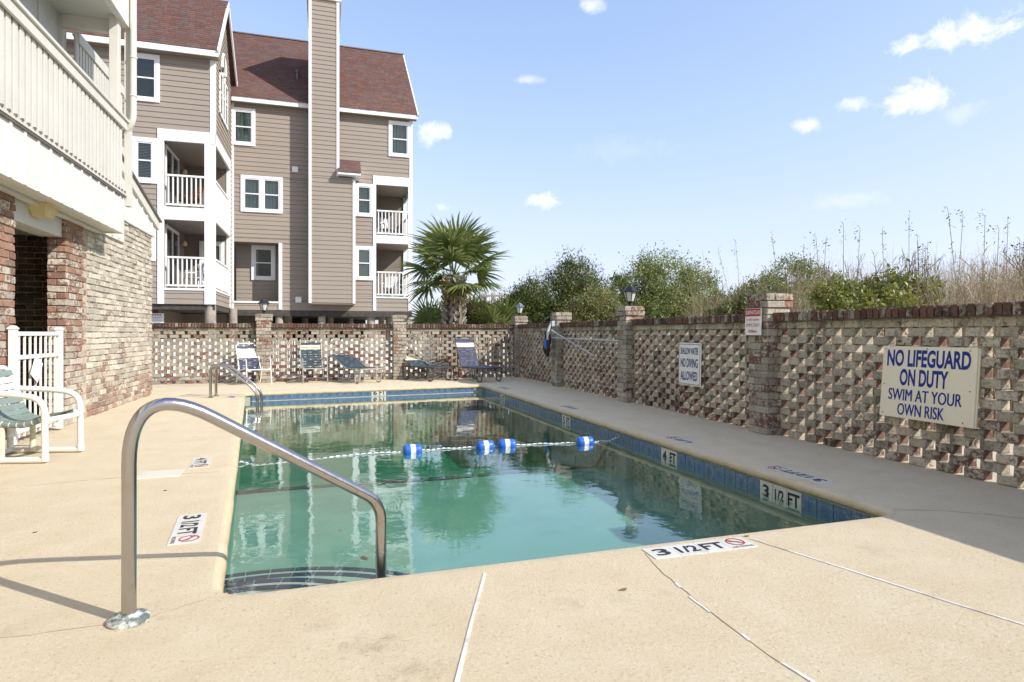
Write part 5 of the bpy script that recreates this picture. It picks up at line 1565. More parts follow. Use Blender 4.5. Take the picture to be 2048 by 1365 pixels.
# ------------------------------------------------------------------ chairs and chaises round the pool
def strap_between(p0, p1, w, t_, mat, par, along, sag=0.0, name='strap'):
    """a vinyl strap from p0 to p1, w wide in the direction 'along'"""
    mb = MB(); al = Vector(along).normalized(); p0, p1 = Vector(p0), Vector(p1)
    nrm = (p1 - p0).normalized().cross(al)
    k = 4
    for i in range(k):
        a, b_ = p0.lerp(p1, i / k), p0.lerp(p1, (i + 1) / k)
        sa = -nrm * 0 + Vector((0, 0, -sag * math.sin(math.pi * i / k))); sb = Vector((0, 0, -sag * math.sin(math.pi * (i + 1) / k)))
        a = a + sa; b_ = b_ + sb
        mb.hexa([a - al * w / 2 - nrm * t_ / 2, b_ - al * w / 2 - nrm * t_ / 2, b_ + al * w / 2 - nrm * t_ / 2, a + al * w / 2 - nrm * t_ / 2,
                 a - al * w / 2 + nrm * t_ / 2, b_ - al * w / 2 + nrm * t_ / 2, b_ + al * w / 2 + nrm * t_ / 2, a + al * w / 2 + nrm * t_ / 2])
    return obj(name, mb, mat, par)
def sample(path, step):
    """points and tangents along a polyline every step"""
    out = []; acc = step / 2
    for a, b_ in zip(path[:-1], path[1:]):
        L = (b_ - a).length
        while acc < L:
            out.append((a.lerp(b_, acc / L), (b_ - a).normalized())); acc += step
        acc -= L
    return out
# big white pipe chair at the left edge
fa, fb = gp(90, 927), gp(161, 905)
fm2 = (fa + fb) / 2; wv = (fb - fa); ang = math.atan2(wv.y, wv.x) - math.pi / 2
fwd = Vector((math.cos(ang), math.sin(ang), 0)); hw = wv.length / 2
chair = thing('patio_chair', 'white pipe-frame patio chair with sage green and white straps at the left edge', 'chair', (fm2.x - fwd.x * .34, fm2.y - fwd.y * .34, 0), ang)
rt = .0265
for sg in (-1, 1):
    y = sg * hw
    loop = bend([(-.20, y, .62), (.06, y, .612), (.335, y, .57), (.34, y, .03), (-.30, y, .03), (-.30, y, .40), (-.20, y, .64)], [.3, .19, .03, .05, .2], 8)
    obj('side_frame', MB().tube(loop, rt, 14), M_pvc, chair, smooth=True)
    for (xx, zz) in ((.34, .05), (.34, .42)):
        obj('pipe_joint', MB().lathe([(rt * 1.16, -.03), (rt * 1.16, .03)], (xx, y, zz), 14), M_pvc, chair, smooth=True)
ys_ = hw - .055
rail = bend([(-.29, 0, .80), (-.12, 0, .345), (.14, 0, .325), (.33, 0, .405)], [.15, .15], 10)
for sg in (-1, 1):
    obj('seat_rail', MB().tube([p_ + Vector((0, sg * ys_, 0)) for p_ in rail], rt * .92, 12), M_pvc, chair, smooth=True)
    obj('support_post', MB().tube([(-.06, sg * ys_, .31), (-.06, sg * ys_, .03)], rt * .9, 12), M_strap_c, chair, smooth=True)
obj('top_rail', MB().tube(bend([(-.29, -ys_, .80), (-.30, -ys_ + .03, .825), (-.30, ys_ - .03, .825), (-.29, ys_, .80)], [.03, .03], 4), rt * .92, 12), M_pvc, chair, smooth=True)
fr_ = [Vector((.33 + .07 * math.sin(math.pi * k / 10), -hw + 2 * hw * k / 10, .375 + .01 * math.sin(math.pi * k / 10))) for k in range(11)]
obj('front_rail', MB().tube(fr_, rt * .95, 12), M_pvc, chair, smooth=True)
obj('runner_cross_bar', MB().tube([(-.29, -hw, .03), (-.29, hw, .03)], rt, 12), M_pvc, chair, smooth=True)
cols = [M_strap_g, M_strap_w, M_strap_w, M_strap_w, M_strap_g] + [M_strap_g] * 20
for (q, d), m_ in zip(sample(rail, .066), cols):
    up = d.cross(Vector((0, 1, 0)));
    up = up if up.z > 0 or up.x > 0 else -up
    e = up.normalized() * (rt * .92 + .003)
    strap_between(q + e + Vector((0, -ys_ - .012, 0)), q + e + Vector((0, ys_ + .012, 0)), .055, .004, m_, chair, d, .006)
    for sg in (-1, 1):
        w_ = MB().tube([q - d * .026 + Vector((0, sg * ys_, 0)), q + d * .026 + Vector((0, sg * ys_, 0))], rt * .92 + .004, 12)
        obj('strap_wrap', w_, m_, chair, smooth=True)

def low_chair(label, loc, rz, tube, cols, arms=True, tilt=.32, bh=.62):
    t = thing('strap_chair', label, 'chair', loc, rz, 'strap chairs by the back wall')
    r = .0125; hw = .27; sh = .36
    back_top = (-.26 - tilt * bh, sh + bh)
    for sg in (-1, 1):
        y = sg * hw
        p_ = bend([(.30, y, 0), (.25, y, sh + .22), (-.28, y, sh + .20)], [.07], 6) if arms else [(.28, y, 0), (.26, y, sh)]
        obj('leg', MB().tube(p_, r, 8), tube, t, smooth=True)
        obj('leg', MB().tube([(-.20, y, sh + .02), (-.32, y, 0)], r, 8), tube, t, smooth=True)
    ys_ = hw - .03
    path = bend([(.26, 0, sh), (-.22, 0, sh - .04), (back_top[0], 0, back_top[1])], [.05], 5)
    fp = [p_ + Vector((0, -ys_, 0)) for p_ in path]; bp = [p_ + Vector((0, ys_, 0)) for p_ in path][::-1]
    obj('frame', MB().tube(fp + [Vector((back_top[0] - .025, -ys_ + .06, back_top[1] + .055)), Vector((back_top[0] - .025, ys_ - .06, back_top[1] + .055))] + bp, r, 8), tube, t, smooth=True)
    obj('front_rail', MB().tube([(.265, -hw, sh - .02), (.265, hw, sh - .02)], r, 8), tube, t, smooth=True)
    S = sample(path, .058)
    for i, (q, d) in enumerate(S):
        nn = d.cross(Vector((0, 1, 0))); 
        m_ = cols[int(i / len(S) * len(cols))]
        strap_between(q + nn * .013 + Vector((0, -ys_, 0)), q + nn * .013 + Vector((0, ys_, 0)), .046, .004, m_, t, d, .004)
    return t
nv, sl_, cr, wh = M_strap_n, M_strap_s, M_strap_c, M_strap_w
q = gp(518, 770.5)
low_chair('white framed strap chair with navy straps angled beside the lantern pillar', (q.x - .13, q.y + .25, 0), rad(-62), M_alum, [nv, nv, nv, nv, nv, nv, nv, wh, cr, nv], bh=.50)
q = gp(626, 767.6)
low_chair('taupe framed strap chair with slate blue straps facing the pool', (q.x, q.y + .27, 0), rad(-80), M_taupe_tube, [sl_, sl_, sl_, sl_, sl_, sl_, sl_, sl_, cr, sl_], bh=.56, tilt=.22)
def chaise(label, loc, rz, tube, back_deg, cols, group='chaises by the back wall', L=1.75):
    t = thing('chaise', label, 'chaise', loc, rz, group)
    r = .014; hw = .29; sh = .33; bl = .72
    xb = -L / 2 + bl
    ca, sa = math.cos(rad(back_deg)), math.sin(rad(back_deg))
    for sg in (-1, 1):
        y = sg * hw
        obj('side_rail', MB().tube([(L / 2, y, sh), (xb - .55, y, sh)], r, 8), tube, t, smooth=True)
        for x in (L / 2 - .12, xb - .18):
            lp = bend([(x - .13, y, sh), (x - .10, y, .015), (x + .06, y, .015), (x + .12, y, sh)], [.06, .06], 5)
            obj('leg', MB().tube(lp, r, 8), tube, t, smooth=True)
    back = [Vector((xb, 0, sh)), Vector((xb - bl * ca, 0, sh + bl * sa))]
    ys_ = hw - .02
    bt = back[1]
    obj('back_frame', MB().tube([(xb, -ys_, sh), (bt.x, -ys_, bt.z), (bt.x - .05 * ca, -ys_ + .07, bt.z + .05 * sa + .01), (bt.x - .05 * ca, ys_ - .07, bt.z + .05 * sa + .01), (bt.x, ys_, bt.z), (xb, ys_, sh)], r, 8), tube, t, smooth=True)
    obj('back_prop', MB().tube([(xb - bl * ca * .55, -ys_, sh + bl * sa * .55), (xb - bl * ca * .75, -ys_ + .03, sh - .02)], r * .8, 6).tube([(xb - bl * ca * .55, ys_, sh + bl * sa * .55), (xb - bl * ca * .75, ys_ - .03, sh - .02)], r * .8, 6), tube, t, smooth=True)
    for x in (L / 2, xb - .02): obj('cross_bar', MB().tube([(x, -hw, sh), (x, hw, sh)], r, 8), tube, t, smooth=True)
    path = [Vector((L / 2, 0, sh)), back[0], back[1]]
    S = sample(path, .058)
    for i, (q, d) in enumerate(S):
        nn = d.cross(Vector((0, 1, 0)));
        if nn.z < 0: nn = -nn
        strap_between(q + nn * .016 + Vector((0, -ys_, 0)), q + nn * .016 + Vector((0, ys_, 0)), .047, .004, cols[int(i / len(S) * len(cols))], t, d, .004)
    return t
q = gp(712, 767)
chaise('slate strap chaise with its back slightly raised between the strap chair and the middle pillar', (q.x, q.y + .45, 0), rad(-60), M_taupe_tube, 24, [sl_] * 9, L=1.35)
q = gp(848, 762)
chaise('slate strap chaise with a cream headrest and low back just right of the middle pillar', (q.x, q.y + .35, 0), rad(-58), M_dark_tube, 30, [sl_, sl_, sl_, sl_, sl_, sl_, sl_, cr, cr, sl_], L=1.55)
q = gp(953, 764)
chaise('navy strap chaise with its back raised upright near the corner pillar', (q.x, q.y + .45, 0), rad(-66), M_dark_tube, 68, [nv, nv, nv, nv, nv, nv, nv, nv, nv, nv, cr, nv], L=1.6)

# ------------------------------------------------------------------ plants
def rot_rand(rng, n):
    v = rng.normal(size=(n, 3)); v /= np.linalg.norm(v, axis=1)[:, None]
    return v
def leaves_mesh(name, pts, size, mat, rng, aspect=.5, up=.5, out=None):
    n = len(pts)
    d = rot_rand(rng, n); d[:, 2] += 0.15
    if out is not None: d += out * .6
    d /= np.linalg.norm(d, axis=1)[:, None]
    nr = rot_rand(rng, n); nr[:, 2] = np.abs(nr[:, 2]) + up
    s = np.cross(d, nr); s /= np.linalg.norm(s, axis=1)[:, None] + 1e-9
    sz = size * rng.uniform(.55, 1.35, n)[:, None]
    a = pts - d * sz * .5; b_ = pts + s * sz * aspect * .5; c_ = pts + d * sz * .5; e = pts - s * sz * aspect * .5
    V = np.stack([a, b_, c_, e], 1).reshape(-1, 3)
    Fq = np.arange(4 * n).reshape(n, 4)
    return np_mesh(name, V, Fq, mat)
def crown_points(rng, blobs, n, clump=.16, shell=.55):
    """clusters spread through ellipsoids (cx,cy,cz,rx,ry,rz), denser near the outside"""
    vol = np.array([b_[3] * b_[4] * b_[5] for b_ in blobs]) ** .7; vol /= vol.sum()
    P, O = [], []
    for b_, w in zip(blobs, vol):
        k = int(n * w); per = 45; nc = max(3, k // per)
        dr = rot_rand(rng, nc); rr = shell + (1 - shell) * rng.random(nc) ** .6
        rr *= 1 + .14 * np.sin(dr[:, 0] * 5 + b_[0]) * np.cos(dr[:, 2] * 4 + b_[1])
        ctr = np.array(b_[:3]) + dr * rr[:, None] * np.array(b_[3:])
        idx = rng.integers(0, nc, k)
        sc_ = clump * min(b_[3:]) * (0.6 + .8 * rng.random(nc))
        P.append(ctr[idx] + rng.normal(size=(k, 3)) * sc_[idx][:, None]); O.append(dr[idx])
    return np.concatenate(P), np.concatenate(O)
def limbs(root, blobs, rng, r0, mat, par, name='trunk', k=7):
    mb = MB()
    root = Vector(root)
    top = Vector((sum(b_[0] for b_ in blobs) / len(blobs), sum(b_[1] for b_ in blobs) / len(blobs), max(b_[2] for b_ in blobs)))
    stem = [root.lerp(top, t) + Vector((rng.normal() * .05, rng.normal() * .05, 0)) * (t > 0) for t in (0, .25, .5, .75, 1)]
    mb.tube(stem, [r0, r0 * .85, r0 * .65, r0 * .4, r0 * .12], 8)
    for b_ in blobs:
        for _ in range(k):
            d = rot_rand(rng, 1)[0]; d[2] = abs(d[2]) * .8 + .1
            e = Vector((b_[0] + d[0] * b_[3] * .92, b_[1] + d[1] * b_[4] * .92, b_[2] + d[2] * b_[5] * .92))
            s = root.lerp(top, rng.uniform(.15, .7)); m_ = s.lerp(e, .5) + Vector((0, 0, -.08 * (e - s).length))
            mb.tube([s, m_, e], [r0 * .45, r0 * .25, r0 * .06], 5)
    return obj(name, mb, mat, par, smooth=True)
def twigs(rng, starts, mat, par, L=.6, name='bare_twigs', r=.004, lean=.35, k=4):
    mb = MB()
    for s in starts:
        s = Vector(s); d = Vector((rng.normal() * lean, rng.normal() * lean, 1)).normalized()
        l = L * rng.uniform(.6, 1.2)
        e = s + d * l
        mb.tube([s, s + d * l * .5 + Vector((rng.normal() * .03, rng.normal() * .03, 0)), e], [r * 1.6, r, r * .5], 4, False)
        for j in range(k):
            q = s + d * l * rng.uniform(.3, .95); dd = (d + Vector((rng.normal() * .6, rng.normal() * .6, .2))).normalized()
            mb.tube([q, q + dd * l * .28], [r * .8, r * .4], 3, False)
    return obj(name, mb, mat, par, kind='stuff')
def bush(name, label, cat, u, D, blobs, n, leaf, mat, seed, aspect=.5, r0=.05, tw=0, twL=.5, group=None, shell=.5, clump=.16, second=None):
    """blobs given as (du px, v px, ru px, rv px) seen at depth D, plus depth radius factor"""
    rng = np.random.default_rng(seed)
    base = atD(u, D)
    t = thing(name, label, cat, base, 0, group)
    B = []
    for (uu, vv, ru, rv, dd) in blobs:
        c_ = atD(uu, D + dd) - base; z = zat(vv, D + dd); k = (D + dd) / F
        B.append((c_.x, c_.y, z, ru * k, ru * k * .9, rv * k))
    limbs((0, 0, 0), B, rng, r0, M_bark, t)
    P, O = crown_points(rng, B, n, clump, shell)
    P = P[P[:, 2] > .05] if True else P
    O = O[:len(P)]
    if second:
        m2, fr2 = second; cut_ = int(len(P) * (1 - fr2)); idx = rng.permutation(len(P))
        link('crown', leaves_mesh('crown', P[idx[:cut_]], leaf, mat, rng, aspect, .5, O[idx[:cut_]]), t, kind='stuff')
        link('crown', leaves_mesh('crown', P[idx[cut_:]], leaf, m2, rng, aspect, .5, O[idx[cut_:]]), t, kind='stuff')
    else:
        link('crown', leaves_mesh('crown', P, leaf, mat, rng, aspect, .5, O), t, kind='stuff')
    if tw:
        idx = rng.choice(len(P), tw); top = P[idx]
        twigs(rng, top[top[:, 2] > np.median(P[:, 2])], M_bark, t, twL)
    return t
bush('wax_myrtle', 'broad round olive green tree behind the right wall, right of the black lantern', 'tree', 1340, 23,
     [(1340, 572, 74, 62, 0), (1290, 575, 50, 64, -.4), (1395, 590, 44, 58, 0), (1330, 625, 95, 45, -.5), (1410, 640, 42, 50, .3), (1265, 640, 40, 60, 0)], 42000, .10, M_wax, 5, .42, .10, 40, .5, second=(M_oak, .12))
bush('cedar', 'tallest dark green cedar behind the corner of the pool walls', 'tree', 1150, 19.5,
     [(1150, 560, 48, 46, 0), (1120, 590, 44, 52, 0), (1185, 595, 46, 52, .3), (1150, 635, 80, 50, 0), (1205, 625, 36, 50, .5)], 34000, .09, M_cedar, 6, .34, .10, 90, .55, second=(M_brushy, .14), clump=.2)
bush('cedar', 'lower dark green cedar behind the corner lantern', 'tree', 1065, 18.8,
     [(1068, 592, 32, 36, 0), (1045, 620, 36, 44, -.2), (1085, 630, 40, 40, .2)], 18000, .085, M_cedar, 7, .34, .07, 50, .45, clump=.2)
bush('shrub', 'grey green shrub with brownish tips in front of the tall cedar', 'shrub', 1195, 17.6,
     [(1195, 612, 40, 34, 0), (1165, 632, 38, 36, 0), (1222, 636, 26, 34, 0)], 16000, .065, M_brushy, 8, .5, .05, 40, .35, second=(M_wax, .4))
bush('shrub', 'dark bronze shrub beside the palm trunk behind the back wall', 'shrub', 965, 18.4,
     [(965, 630, 38, 30, 0), (940, 642, 24, 26, -.2), (1000, 640, 30, 26, .2)], 13000, .06, M_dark_bush, 9, .5, .05, 30, .3)
bush('shrub', 'rounded grey green shrub behind the pillar with the red notice', 'shrub', 1590, 19.5,
     [(1592, 565, 62, 44, 0), (1540, 592, 64, 40, -.5), (1650, 590, 60, 44, .3), (1490, 612, 48, 34, -.6), (1590, 625, 120, 40, -.3)], 40000, .08, M_wax, 10, .45, .08, 60, .4, second=(M_brushy, .35))
bush('shrub', 'low shrub left of the red notice pillar topped by dry stems', 'shrub', 1480, 12.0,
     [(1475, 622, 34, 26, 0), (1515, 612, 40, 30, 0), (1440, 640, 34, 24, .3)], 11000, .06, M_wax, 12, .5, .04, 50, .4, second=(M_brushy, .4))
bush('oak_shrub', 'yellow green broad-leaved shrub above the wall left of the lifeguard sign', 'shrub', 1770, 8.3,
     [(1690, 592, 62, 34, 0), (1780, 580, 64, 36, .3), (1850, 588, 42, 30, .1), (1740, 610, 100, 34, -.1)], 6500, .075, M_oak, 13, .45, .03, 70, .4, shell=.35, clump=.26, second=(M_brushy, .2))

bush('shrub', 'dark olive shrub filling the gap between the tall cedar and the round olive tree', 'shrub', 1238, 21.0,
     [(1240, 596, 28, 44, 0), (1222, 622, 34, 40, 0), (1256, 632, 32, 36, .2)], 14000, .085, M_cedar, 31, .4, .05, 40, .4, clump=.2, second=(M_wax, .3))
bush('shrub', 'low olive shrub just right of the round olive tree among dry stems', 'shrub', 1440, 20.0,
     [(1442, 614, 34, 34, 0), (1420, 636, 38, 30, 0), (1468, 634, 34, 28, .2)], 11000, .08, M_wax, 32, .42, .05, 40, .4, second=(M_brushy, .3))
bush('shrub', 'dark low shrub between the palmetto clump and the corner lantern', 'shrub', 1020, 19.6,
     [(1018, 618, 30, 32, 0), (1000, 640, 34, 24, .2)], 9000, .07, M_cedar, 33, .4, .05, 30, .35, clump=.2)

# palms
def frond_mesh(rng, petiole, fan, n_leaf=34, spread=128, mat=M_palm, droop=.28):
    V, Fq = [], []
    def strip_(pts, ws, side):
        n0 = len(V)
        for p_, w in zip(pts, ws):
            V.append(tuple(p_ + side * w)); V.append(tuple(p_ - side * w))
        for i in range(len(pts) - 1):
            a = n0 + 2 * i; Fq.append((a, a + 1, a + 3, a + 2))
    pet = [Vector((petiole * t, 0, -.10 * petiole * t * t)) for t in (0, .33, .66, 1)]
    strip_(pet, (.022, .016, .012, .010), Vector((0, 1, 0)))
    o_ = pet[-1]
    for i in range(n_leaf):
        a = rad(-spread + 2 * spread * i / (n_leaf - 1) + rng.normal() * 1.6)
        L = fan * (.72 + .28 * math.cos(a * .62)) * rng.uniform(.86, 1.08)
        d = Vector((math.cos(a), math.sin(a), -.18 * abs(math.sin(a)) + .05 * (i % 2)))
        s = Vector((-math.sin(a), math.cos(a), .55 * (1 if i % 2 else -1))).normalized()
        dr = droop * rng.uniform(.5, 1.5)
        pts = [o_ + d * L * t + Vector((0, 0, -dr * L * t ** 2.6)) for t in (.03, .35, .62, .85, 1.0)]
        strip_(pts, (.010, .030, .024, .013, .002), s)
    return np_mesh('frond', V, Fq, mat)
rngp = np.random.default_rng(3)
FR = [frond_mesh(rngp, .80, .80, 38, 118, M_palm, .26) for _ in range(4)] + [frond_mesh(rngp, .70, .80, 34, 112, M_palm, .42)]
FRY = frond_mesh(rngp, .45, .62, 20, 70, M_palm_y, .3)
PM = [frond_mesh(rngp, .8, .75, 26, 110, M_palm, .12) for _ in range(3)]
def place_frond(me, par, org, az, el, roll, s):
    M = Matrix.Translation(org) @ Matrix.Rotation(az, 4, 'Z') @ Matrix.Rotation(-el, 4, 'Y') @ Matrix.Rotation(roll, 4, 'X') @ Matrix.Scale(s, 4)
    return link('frond', me, par, M=M)
DP = 17.5
pb0 = atD(908, DP)
palm = thing('palm_tree', 'cabbage palm with a criss-cross trunk behind the back wall, right of the taupe house', 'palm', pb0)
zc = zat(556, DP)
tp = [Vector((.03 * math.sin(t * 3), 0, zc * t)) for t in [k / 8 for k in range(9)]]
obj('trunk', MB().tube(tp, [.22, .215, .21, .21, .215, .22, .215, .19, .12], 14), M_bark, palm, smooth=True)
bo = MB().hexa([(-.050, -.012, 0), (.050, -.012, 0), (.045, .03, 0), (-.045, .03, 0), (-.024, -.12, .27), (.024, -.12, .27), (.022, -.085, .28), (-.022, -.085, .28)]).mesh('leaf_base', M_boot)
k = 0; z = .15
while z < zc - .05:
    for j in range(7):
        a = 2 * math.pi * (j + .5 * (k % 2)) / 7 + R.uniform(-.08, .08)
        r_ = .225 if z < zc - .3 else .19
        M = Matrix.Translation((r_ * math.cos(a), r_ * math.sin(a), z + R.uniform(-.02, .02))) @ Matrix.Rotation(a + math.pi / 2, 4, 'Z') @ Matrix.Rotation((.62 if (j + k) % 2 else -.62) + R.uniform(-.15, .15), 4, 'Y') @ Matrix.Scale(R.uniform(.75, 1.1), 4)
        link('leaf_base', bo, palm, M=M)
    z += .115; k += 1
n_f = 26
for i in range(n_f):
    t = (i + .5) / n_f
    el = rad(86 - 96 * t ** .95 + R.uniform(-6, 6))
    az = i * 2.39996 + R.uniform(-.15, .15)
    place_frond(FR[i % 5], palm, (0, 0, zc - .05 + .12 * math.sin(el)), az, el, R.uniform(-.5, .5), R.uniform(.9, 1.08) * (1.12 if el > .8 else 1.02))
back_az = math.atan2(-pb0.y, -pb0.x)
place_frond(FRY, palm, (0, 0, zc - .02), back_az + .15, rad(-30), .1, 1.0)
place_frond(FRY, palm, (0, 0, zc + .02), back_az - .5, rad(-15), -.3, .9)
for i, (u, D, vtop, n_, lab) in enumerate(((868, 19.2, 588, 13, 'palmetto clump left of the palm trunk behind the back wall'), (935, 20.5, 580, 10, 'palmetto fan peeping out right behind the palm trunk'), (992, 18.6, 570, 14, 'palmetto clump with upright pale fans left of the corner lantern'))):
    b0 = atD(u, D); zt = zat(vtop, D)
    t = thing('palmetto', lab, 'palmetto', b0, 0, 'palmettos behind the back wall')
    obj('stem', MB().tube([(0, 0, 0), (.03, 0, zt * .35)], [.10, .07], 8), M_bark, t, smooth=True)
    for j in range(n_):
        az = j * 2.4 + R.uniform(-.3, .3); el = rad(R.uniform(15, 80))
        place_frond(PM[j % 3], t, (0, 0, zt * .38), az, el, R.uniform(-.6, .6), (zt * .62) / 1.5 * R.uniform(.85, 1.1))

# dry reeds and grasses behind the right wall
def stalks(name, label, cat, items, mat, seed, r=.0035, leafy=2):
    """items: (base Vector, height); one clump of many stalks"""
    rng = np.random.default_rng(seed)
    V, Fq = [], []
    for b_, h in items:
        lean = rng.normal(size=2) * .10 * h
        n0 = len(V); K = 5
        ph = rng.uniform(0, 6)
        for i in range(K):
            t = i / (K - 1)
            c_ = (b_.x + lean[0] * t * t + .02 * math.sin(ph + 4 * t), b_.y + lean[1] * t * t + .02 * math.cos(ph + 3 * t), h * t)
            rr_ = r * (1.2 - t)
            for k in range(3):
                a = 2.094 * k + ph
                V.append((c_[0] + rr_ * math.cos(a), c_[1] + rr_ * math.sin(a), c_[2]))
        for i in range(K - 1):
            for k in range(3):
                a = n0 + 3 * i + k; d = n0 + 3 * i + (k + 1) % 3
                Fq.append((a, d, d + 3, a + 3))
        for _ in range(rng.integers(0, leafy + 1)):
            t = rng.uniform(.35, .98); p_ = Vector((b_.x + lean[0] * t * t, b_.y + lean[1] * t * t, h * t))
            d = Vector((rng.normal(), rng.normal(), rng.uniform(.1, 1.6))).normalized() * rng.uniform(.08, .30)
            s = d.cross(Vector((0, 0, 1))).normalized() * .0055
            n0 = len(V)
            m_ = p_ + d * .55 + Vector((0, 0, .015)); e = p_ + d + Vector((0, 0, -.03))
            V += [tuple(p_ + s), tuple(p_ - s), tuple(m_ - s), tuple(m_ + s), tuple(e - s * .2), tuple(e + s * .2)]
            Fq += [(n0, n0 + 1, n0 + 2, n0 + 3), (n0 + 3, n0 + 2, n0 + 4, n0 + 5)]
    o = link(name, np_mesh(name, V, Fq, mat), kind='stuff')
    return tag(o, label, cat)
rg = np.random.default_rng(21)
items = []
for _ in range(5200):
    u = rg.uniform(1560, 2150); D = rg.uniform(9.2 if u < 1870 else 6.6, 12.5)
    q = atD(u, D)
    if q.x < 5.35: continue
    dens = np.clip((u - 1560) / 300, .25, 1)
    if rg.random() > dens: continue
    vt = rg.normal(565, 22) - 30 * (rg.random() < .15) - 25 * np.clip((u - 1880) / 200, 0, 1)
    items.append((q, max(.7, zat(vt, D))))
stalks('dry_reeds', 'dense dry brown reeds rising behind the right wall', 'reeds', items, M_straw, 4, .0042, 3)
items = []
for _ in range(420):
    u = rg.uniform(1380, 1480); D = rg.uniform(11.5, 16); q = atD(u, D)
    items.append((q, max(.6, zat(rg.normal(600, 22), D))))
stalks('dry_grass', 'pale dry grass stems in front of the round olive tree', 'grass', items, M_oat, 5, .004, 1)
# arching bleached stems in front of the round tree
ar_ = MB()
for (u0, v0, u1, v1, bow) in ((1470, 640, 1310, 565, .2), (1445, 628, 1325, 582, .15), (1430, 645, 1345, 560, .3), (1400, 640, 1372, 540, .1), (1422, 645, 1405, 500, .1), (1415, 640, 1330, 612, .25)):
    D = 12.5; a = atD(u0, D); a.z = zat(v0, D) - .4; b_ = atD(u1, D); b_.z = zat(v1, D)
    ar_.tube([a.lerp(b_, t) + Vector((0, 0, bow * math.sin(math.pi * t))) for t in [k / 6 for k in range(7)]], [.008 - .001 * k for k in range(7)], 4, False)
    ar_.tube([Vector((a.x, a.y, 0)), a], .008, 4, False)
tag(obj('arching_stems', ar_, M_oat), 'bleached stems arching across the round olive tree', 'dry stems', kind='stuff')
# sea oats, each stalk with its own drooping head
def sea_oat(u, vtop, D, label, seed, lean=0.0, big=1.0):
    rng = np.random.default_rng(seed)
    b_ = atD(u - lean * 60, D); h = zat(vtop, D)
    t = thing('sea_oat', label, 'sea oat', b_, 0, 'tall sea oat stalks behind the right wall')
    tip = atD(u, D) - b_; tip.z = h
    P = [Vector((tip.x * s ** 1.6, tip.y * s ** 1.6, h * s)) for s in [k / 8 for k in range(9)]]
    droop = Vector((.025 * rng.choice([-1, 1]), .02, -.005)) * big
    P += [tip + droop * .6 + Vector((0, 0, .05)), tip + droop * 1.5 + Vector((0, 0, .05))]
    obj('stem', MB().tube(P, [.0045] * 5 + [.0035] * 3 + [.0028] * 3, 5, False), M_oat, t)
    pts = []
    for k in range(int(30 * big)):
        s = rng.uniform(0, 1); q = P[-4].lerp(P[-1], s) if s > .3 else P[-5].lerp(P[-3], s * 3)
        pts.append(np.array(q) + rng.normal(size=3) * np.array([.028, .028, .05]) * big)
    link('seed_head', leaves_mesh('seed_head', np.array(pts), .036, M_seed, rng, .42), t, kind='stuff')
    return t
words = [(1436, 500, 12, -.8, 'sea oat stalk leaning left, far left of the red notice pillar'), (1471, 484, 12, -.3, 'thin sea oat left of the red notice pillar'), (1544, 474, 10, -.5, 'sea oat standing just right above the red notice pillar'),
         (1607, 494, 9.5, 0, 'short sea oat above the rounded shrub'), (1632, 475, 9, -.3, 'slanting sea oat between rounded shrub and broad-leaved shrub'), (1652, 480, 9, .2, 'small-headed sea oat at the rounded shrub right edge'),
         (1687, 450, 8.8, .0, 'straight sea oat over the left end of the broad-leaved shrub'), (1720, 458, 8.6, .2, 'sea oat over the left of the broad-leaved shrub'), (1765, 464, 8.6, -.1, 'sea oat directly above the lifeguard sign left edge'),
         (1818, 435, 9, .0, 'tall faint sea oat above the lifeguard sign'), (1896, 420, 8.2, -.5, 'tallest sea oat leaning left with a long bare stem'), (1926, 432, 8.6, .3, 'sea oat with a hooked tip right of the tallest'),
         (1970, 433, 8.4, .1, 'sea oat with a dense dark head near the right edge'), (1998, 458, 8.4, .2, 'sea oat with a loose head near the right edge'), (2016, 446, 8.6, .15, 'thin straight sea oat close to the right edge'), (2040, 482, 8, .1, 'sea oat at the right edge of the reeds')]
for i, (u, v, D, ln, lab) in enumerate(words):
    sea_oat(u, v, D, lab, 50 + i, ln, 1.0 + .5 * (i in (12,)))
# dark dried goldenrod plume
rg2 = np.random.default_rng(77)
b_ = atD(1842, 9.2)
gr = thing('goldenrod', 'dark dried branching goldenrod plume above the lifeguard sign', 'weed', b_)
gm2 = MB(); pts = []
for k in range(9):
    a = rg2.uniform(-.32, .32); h = zat(470, 9.2) * rg2.uniform(.86, 1.0); e = Vector((a * .9, a * .3, h)); s = Vector((0, 0, h * .62))
    gm2.tube([s, s.lerp(e, .5) + Vector((a * .12, 0, 0)), e], [.006, .004, .002], 4, False)
    for j in range(34): pts.append(np.array(s.lerp(e, rg2.uniform(.35, 1))) + rg2.normal(size=3) * .022)
gm2.tube([(0, 0, 0), (0, 0, zat(470, 9.2) * .64)], .007, 5, False)
obj('stem', gm2, M_bark, gr)
link('plume', leaves_mesh('plume', np.array(pts), .03, M_dark_bush, rg2, .5), gr, kind='stuff')
rg3 = np.random.default_rng(78)
b_ = atD(2045, 8.8)
gr2 = thing('bare_shrub', 'dark twiggy dried shrub rising at the right edge above the wall', 'shrub', b_)
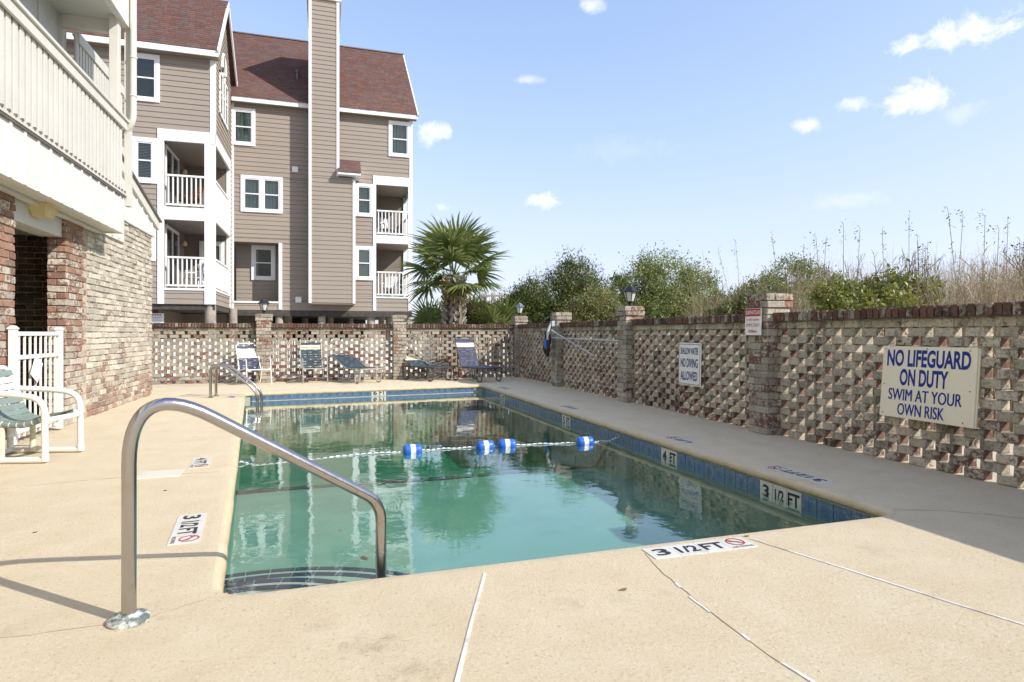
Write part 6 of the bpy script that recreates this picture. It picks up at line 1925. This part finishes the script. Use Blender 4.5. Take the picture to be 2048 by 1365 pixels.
pts = np.array([[rg3.normal() * .09, rg3.normal() * .09, rg3.uniform(1.7, 2.45)] for _ in range(260)])
obj('stem', MB().tube([(0, 0, 0), (.02, 0, 2.4)], [.012, .003], 5, False), M_bark, gr2)
twigs(rg3, [(rg3.normal() * .05, rg3.normal() * .05, rg3.uniform(1.3, 2.1)) for _ in range(26)], M_bark, gr2, .4)
link('leaves', leaves_mesh('leaves', pts, .035, M_dark_bush, rg3, .5), gr2, kind='stuff')

# wooden boardwalk stair far behind the palm
bw = thing('boardwalk_stair', 'grey wooden boardwalk stair with handrails far behind the palm trunk', 'stairs')
D = 26.0
A = atD(858, D); A.z = zat(656, D); B = atD(962, D); B.z = zat(592, D); Cc = atD(1010, D); Cc.z = zat(592, D)
for dz in (0, -.45):
    obj('stair_rail', MB().bar(A + Vector((0, 0, dz)), B + Vector((0, 0, dz)), .14, .09), M_woodrail, bw)
    obj('landing_rail', MB().bar(B + Vector((0, 0, dz)), Cc + Vector((0, 0, dz)), .14, .09), M_woodrail, bw)
for k in range(7):
    q = A.lerp(B, k / 6)
    obj('rail_post', MB().box(q.x - .06, q.x + .06, q.y - .06, q.y + .06, 0, q.z + .05), M_woodrail, bw)
for k in range(3):
    q = B.lerp(Cc, (k + .5) / 3)
    obj('rail_post', MB().box(q.x - .06, q.x + .06, q.y - .06, q.y + .06, 0, q.z + .12), M_woodrail, bw)
obj('landing', MB().bar(B - Vector((0, 0, 1.0)), Cc - Vector((0, 0, 1.0)), 1.4, .12), M_woodrail, bw)
wf = thing('boardwalk_fence', 'low grey wooden rail fence between the taupe house and the palm', 'fence')
A = atD(800, 34); B = atD(885, 34); zt = zat(643, 34)
for dz in (0, -.35, -.7):
    obj('fence_rail', MB().bar((A.x, A.y, zt + dz), (B.x, B.y, zt + dz), .05, .14), M_woodrail, wf)
for k in range(6):
    q = A.lerp(B, k / 5)
    obj('fence_post', MB().box(q.x - .07, q.x + .07, q.y - .07, q.y + .07, 0, zt + .12), M_woodrail, wf)
